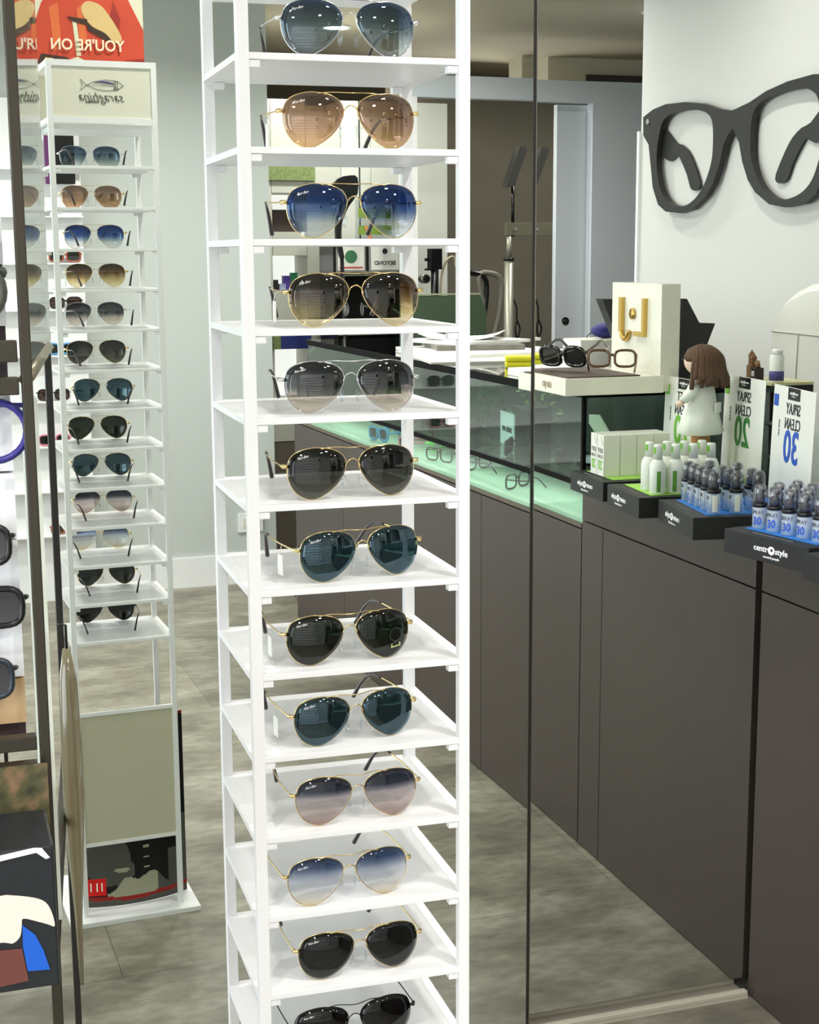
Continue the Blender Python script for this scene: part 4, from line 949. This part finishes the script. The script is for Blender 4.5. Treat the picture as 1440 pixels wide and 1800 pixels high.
# mesh chair and desk screen and phone
mc = empty('office_chair', (1.87, -3.88, 0), 0, label='dark mesh-back office chair behind the far end of the showcase', cat='chair')
bm = bmesh.new(); poly_prism(bm, smooth_loop([(-.13, .86), (.13, .86), (.16, 1.02), (.12, 1.14), (-.12, 1.14), (-.16, 1.02)], 3), -.012, .012); bm.transform(basis((0, 0, 0), (1, 0, 0), (0, 0, 1))); link(bm, 'backrest', mat('dark_mesh', (66, 68, 62), .7, noise=.5, nscale=300), mc)
B('seat', (-.22, .22, -.42, -.02, .46, .53), black, mc, .02); T('column', [(0, -.2, .06), (0, -.2, .46)], .025, black, mc)
bm = bmesh.new()
for k in range(5): tube(bm, [(0, -.2, .075), (.28*math.cos(k*1.257), -.2+.28*math.sin(k*1.257), .03)], [.02, .012], 8)
link(bm, 'star_base', black, mc); T('back_support', [(0, -.03, .5), (0, .02, .7), (0, .0, .9)], .014, black, mc)
ds = empty('desk_screen', (2.44, -3.98, 0), 0, label='dark green desk screen panel beyond the showcase', cat='screen')
bm = bmesh.new(); poly_prism(bm, [(-.26, .9), (.16, .9), (.15, 1.28), (.12, 1.345), (-.26, 1.35)], -.02, .02); bm.transform(basis((0, 0, 0), (1, 0, 0), (0, 0, 1))); link(bm, 'screen_panel', mat('bottle_green_fabric', (66, 84, 62), .7), ds)
B('top_rim', (-.26, .12, -.022, .022, 1.3505, 1.357), mat('sage_rim', (150, 160, 130), .5), ds); B('foot', (-.2, .1, -.1, .1, 0, .03), black, ds); T('upright', [(0, 0, .03), (0, 0, .9)], .02, black, ds)
oc = empty('loop_back_chair', (2.78, -4.42, 0), 0, label='chair with dark curved loop backrest beside the green screen', cat='chair')
for x, m_ in ((-.10, black), (-.02, mat('grey_loop', (120, 116, 104), .5))):
    T('back_loop', smooth_loop([(x-.02, 0, 1.10), (x+.01, 0, 1.25), (x-.02, 0, 1.42), (x+.04, 0, 1.44), (x+.10, 0, 1.40), (x+.09, 0, 1.24), (x+.05, 0, 1.10)], 4, False), .014, m_, oc, 8)
B('seat', (-.13, .08, -.2, .0, .44, .50), black, oc, .02); B('back_base', (-.12, .07, -.02, .02, .50, 1.12), black, oc)
for x in (-.11, .06):
    for y in (-.18, -.03): T('leg', [(x, y, 0), (x, y, .44)], .013, chrome, oc)
sl = empty('slit_lamp', (2.54, -4.5, .0), 0, label='black slit lamp microscope column with a round eyepiece in the office', cat='optical instrument')
bm = bmesh.new(); tube(bm, [(0, 0, 1.0), (0, 0, 1.56)], .020, 10); box(bm, -.028, .028, -.03, .03, 1.46, 1.56); box(bm, -.05, 0, -.01, .01, 1.50, 1.515); box(bm, -.05, 0, -.01, .01, 1.455, 1.465); link(bm, 'column', black, sl)
T('eyepiece', [(-.055, .03, 1.415), (-.055, -.03, 1.415)], .022, chrome, sl, 16); T('eyepiece_glass', [(-.055, .034, 1.415), (-.055, .0305, 1.415)], .013, black, sl, 16)
T('cable', smooth_loop([(.03, 0, 1.33), (.035, 0, 1.42), (.06, 0, 1.50), (.10, 0, 1.52), (.11, 0, 1.47)], 4, False), .006, mat('beige_cable', (176, 166, 140), .5), sl, 8)
B('table', (-.17, .12, -.10, .15, .96, 1.0), mat('grey_green_top', (120, 122, 108), .4), sl, .004); T('table_leg', [(0, 0, 0), (0, 0, .96)], .03, chrome, sl, 12)
# instrument column
ic = empty('instrument_column', (3.03, -4.72, 0), 0, label='tall steel instrument column with an angled dark paddle in the examination room', cat='optical instrument')
T('outer_tube', [(0, 0, .04), (0, 0, 1.50)], .024, stc, ic, 16); T('inner_tube', [(0, 0, 1.505), (0, 0, 1.62)], .014, stc, ic, 12); Lz('collar', [(.028, 1.5), (.028, 1.512), (.014, 1.513)], black, ic)
T('thin_rod', [(.02, 0, 1.62), (.02, 0, 1.90)], .009, gunmetal, ic, 8)
bm = bmesh.new(); poly_prism(bm, [(-.03, 1.87), (.015, 1.87), (.085, 2.05), (.08, 2.07), (.045, 2.07)], -.03, .03); bm.transform(basis((0, 0, 0), (1, 0, 0), (0, 0, 1))); link(bm, 'paddle', mat('dark_grey_plastic', (58, 56, 52), .5), ic)
B('cross_arm', (-.02, .36, -.012, .012, 1.625, 1.69), mat('olive_grey_metal', (110, 106, 86), .4), ic, .002)
T('bolt', [(.03, .012, 1.658), (.03, .018, 1.658)], .008, silver, ic, 10)
T('cable', smooth_loop([(.028, 0, 1.30), (.04, .01, 1.26), (.042, .01, 1.2), (.06, .01, 1.15), (.045, .01, 1.10), (.034, .01, 1.15), (.045, .01, 1.2)], 4, False), .005, black, ic, 6)
Lz('foot', [(.12, 0), (.12, .03), (.05, .045)], mat('dark_grey_plastic', (58, 56, 52), .5), ic); B('side_table', (-.14, -.03, -.10, .10, 1.02, 1.06), mat('dark_grey_plastic', (58, 56, 52), .5), ic, .004); B('side_table', (.03, .35, -.10, .10, .92, .95), mat('dark_grey_plastic', (58, 56, 52), .5), ic, .004)

# ------------------------------------------------------------------ white display wall with frames, back left
wr = empty('slatwall_display', (.1, -4.30, 0), 0, label='white slatwall display of frames standing against the sage wall', cat='display stand')
B('back_board', (-1.3, .72, -.045, 0, .0, 2.2), white, wr)
bm = bmesh.new()
for k in range(9): box(bm, -1.3, .72, .0005, .05, .30+.2*k, .306+.2*k)
link(bm, 'shelf_strip', white, wr)
dp_ = empty('dark_brand_panel', (.79, -4.24, 1.86), 0, label='black and purple brand panel hanging high on the white slatwall', cat='panel')
B('panel', (-.10, .0, -.01, 0, -.02, .20), black, dp_); B('purple_stripe', (-.125, -.101, -.01, 0, -.02, .20), mat('purple_print', (96, 40, 96), .5), dp_)
red_ac = mat('red_brown_acetate', (150, 74, 50), .3); brn = glassy('brown_lens', (.35, .22, .18), .1)
for i, (x, z, m_, lab) in enumerate(((.735, 1.508, red_ac, 'red-brown'), (.73, 1.308, black, 'black'), (.70, 1.108, blue_ac, 'blue'), (.66, .908, black, 'wide black'), (.655, .708, pink_ac, 'pink'), (.69, .308, red_ac, 'lowest red'))):
    spectacles('sunglasses', '%s sunglasses on the white slatwall at the back of the shop' % lab, m_, (x, -4.27, z), PI, brn if i % 2 else smoke, .07, .045, .004, 'sunglasses', 'sunglasses on the slatwall', folded=True)

# ------------------------------------------------------------------ bronze display cabinet at the left edge
cx0, cy0 = .0775, -1.35
bc_ = empty('bronze_display_cabinet', (cx0, cy0, 0), 0, label='dark bronze framed display cabinet with glass side at the left edge of the picture', cat='display cabinet')
ex = .0635; ey = .60
bm = bmesh.new(); box(bm, -.0042, .0042, -.006, .006, 0, 2.2, bev=.001); link(bm, 'front_post', bronze, bc_)
bm = bmesh.new(); box(bm, ex-.0045, ex+.0035, ey-.005, ey+.005, 0, 1.425, bev=.001); link(bm, 'rear_post', mat('dark_post', (44, 42, 38), .4, .3), bc_)
bm = bmesh.new(); box(bm, -.55, -.43, -.006, .006, 0, 2.2, bev=.0); link(bm, 'front_post', bronze, bc_)
for z, h in ((1.455, .017), (1.429, .014), (1.136, .012), (1.115, .010), (.945, .020), (2.18, .02)):
    B('cross_rail', (-.43, -.0065, -.006, .006, z, z+h), bronze, bc_, .001)
bm = bmesh.new(); tube(bm, [(0, .01, 1.440), (ex, ey-.01, 1.432)], .007, 4); link(bm, 'side_rail', mat('olive_bronze_bar', (128, 122, 100), .35, .6), bc_)
bm = bmesh.new(); tube(bm, [(0, .01, .95), (ex, ey-.01, .95)], .005, 4); link(bm, 'side_rail', bronze, bc_)
bm = bmesh.new(); v = [(.002, .012), (.002+ex*.93, ey*.93)]
for dx_ in (0,):
    a = Vector((v[0][0], v[0][1], 0)); b = Vector((v[1][0], v[1][1], 0)); n = (b-a).cross(Vector((0, 0, 1))).normalized()*.003
    vv = [bm.verts.new(p) for p in (a+Vector((0, 0, 1.452)), b+Vector((0, 0, 1.444)), b+Vector((0, 0, 2.18)), a+Vector((0, 0, 2.18)), a+n+Vector((0, 0, 1.452)), b+n+Vector((0, 0, 1.444)), b+n+Vector((0, 0, 2.18)), a+n+Vector((0, 0, 2.18)))]
    for q in ((0, 1, 2, 3), (7, 6, 5, 4), (0, 4, 5, 1), (1, 5, 6, 2), (2, 6, 7, 3), (3, 7, 4, 0)): bm.faces.new([vv[i] for i in q])
link(bm, 'side_glass', clear_glass, bc_)
slat = mat('white_slat_panel', (240, 240, 242), .4); beige = mat('beige_slat_panel', (206, 172, 128), .5)
for k, (z0, z1, m_) in enumerate(((1.482, 1.529, slat), (1.531, 1.587, slat), (1.589, 1.645, slat), (1.647, 1.705, slat), (1.190, 1.248, slat), (1.250, 1.306, slat), (1.308, 1.362, slat), (1.364, 1.425, slat), (1.150, 1.188, beige), (1.126, 1.134, beige))):
    B('slat_board', (-.43, -.012, .03, .045, z0, z1), m_, bc_)
B('backing', (-.43, -.012, .046, .052, 1.12, 2.17), mat('slat_gap_dark', (58, 44, 50), .6), bc_)
B('upper_slat', (-.43, -.012, .03, .045, 1.707, 2.17), mat('grey_upper_panel', (120, 112, 100), .5), bc_)
B('inner_panel', (.008, .011, .05, .24, .96, 1.42), mat('mint_white_panel', (222, 228, 214), .4), bc_)
# frames hanging on the slats
def hung(label, x, z, m_, lens_, w_=.055, h_=.045, th=.004, rz=.0, round_=False, grp='frames hung in the bronze cabinet'):
    return spectacles('sunglasses', label, m_, (cx0+x, cy0+.012, z), rz, lens_, w_, h_, th, 'sunglasses', grp, round_=round_, folded=True)
hung('black sunglasses hung above the top bars in the bronze cabinet', -0.0625, 1.536, black, smoke, .045, .027, .0026)
hung('round grey-green sunglasses with a gold emblem, just above the double bars', -0.0725, 1.482, mat('grey_green_acetate', (88, 92, 80), .4), glassy('grey_green_lens', (.3, .3, .25), .08), .060, .046, .005, round_=True)
hung('violet-blue ring-shaped frame below the double bars of the bronze cabinet', -0.06, 1.372, navy_ac, None, .062, .048, .0030, round_=True)
hung('black angular sunglasses in the middle of the lower slats', -0.0625, 1.288, black, smoke, .045, .031, .0028)
hung('large black sunglasses third from the bottom of the cabinet', -0.0545, 1.236, black, smoke, .045, .031, .0028)
hung('dark teal sunglasses with raised arm at the bottom of the slats', -0.0655, 1.176, mat('dark_teal_acetate', (36, 46, 54), .3), smoke, .045, .032, .0026)
# lower posters
lp = empty('foliage_print', (cx0, cy0, 0), 0, label='brown and green foliage picture below the slats of the bronze cabinet', cat='picture')
fo = mat('foliage_picture', (88, 74, 50), .5, noise=.8, nscale=60)
nt = fo.node_tree; b_ = nt.nodes['Principled BSDF']; n_ = nt.nodes.new('ShaderNodeTexNoise'); n_.inputs['Scale'].default_value = 45; n_.inputs['Detail'].default_value = 6
tc = nt.nodes.new('ShaderNodeTexCoord'); rp = nt.nodes.new('ShaderNodeValToRGB'); nt.links.new(tc.outputs['Object'], n_.inputs['Vector']); nt.links.new(n_.outputs['Fac'], rp.inputs[0]); nt.links.new(rp.outputs[0], b_.inputs['Base Color'])
e = rp.color_ramp.elements; e[0].position = .35; e[0].color = (*s2l((46, 48, 30)), 1); e[1].position = .7; e[1].color = (*s2l((150, 112, 84)), 1); e.new(.5).color = (*s2l((84, 80, 52)), 1)
B('print', (-.43, .0, -.020, -.016, 1.070, 1.128), fo, lp)
hb = empty('printed_gift_box', (cx0-.190, cy0-.05, .979), 0, label='dark box printed with a hand holding a blue frame, on the lower rail', cat='box')
B('box_body', (-.20, .186, -.06, .02, 0, .115), mat('printed_dark_box', (28, 32, 36), .4), hb, .002)
def bxp(L_): return [(.186-(95-a)*.00043, .115-(b-1440)*.00043) for a, b in L_]
art('hand_print', [(mat('printed_hand', (232, 216, 204), .5), bxp(smooth_loop([(-60, 1530), (0, 1523), (16, 1524), (55, 1534), (76, 1546), (86, 1567), (90, 1593), (78, 1588), (60, 1580), (36, 1571), (33, 1583), (29, 1604), (16, 1615), (0, 1611), (-60, 1600)], 3))),
    (mat('printed_plum', (104, 56, 50), .5), bxp([(-60, 1622), (31, 1627), (40, 1690), (-60, 1698)])), (mat('printed_blue', (16, 90, 196), .5), bxp([(34, 1583), (55, 1604), (68, 1635), (78, 1674), (39, 1671), (33, 1624)])),
    (white2, bxp([(-60, 1472), (-60, 1464), (0, 1448), (60, 1441), (74, 1443), (87, 1462), (80, 1464), (64, 1450), (0, 1458)]))], (0, -.0605, 0), (1, 0, 0), (0, 0, 1), hb, th=.0002)
rb = empty('red_box', (cx0-.2, cy0+.05, .60), 0, label='dark red box on the bottom of the bronze cabinet', cat='box')
B('box_body', (-.2, .152, -.05, .05, 0, .333), mat('dark_red_card', (150, 34, 30), .5), rb, .002); B('lid', (-.2, .153, -.051, .051, .3335, .34), mat('dark_red_card', (150, 34, 30), .5), rb)
B('bottom_shelf', (-.43, -.0065, -.006, .30, .58, .598), bronze, bc_)
tb = empty('olive_plastic_sleeve', (.1245, -1.03, .90), 0, label='tall olive translucent plastic sleeve hanging beside the front post', cat='sleeve')
ol = mat('olive_cellophane', (120, 112, 84), .18, coat=.6, noise=.15, nscale=30)
bm = bmesh.new(); lathe(bm, [(.002, -.14), (.004, -.06), (.0085, .01), (.0105, .07), (.0105, .14), (.009, .20), (.004, .235)], 16); 
for v in bm.verts:
    a = math.atan2(v.co.y, v.co.x); f = 1+.08*math.sin(a*5+v.co.z*20); v.co.x *= f; v.co.y *= f*1.2
link(bm, 'sleeve', ol, tb, True); T('hook', [(0, 0, .235), (0, .0, .26), (-.008, 0, .262)], .0015, black, tb, 6)
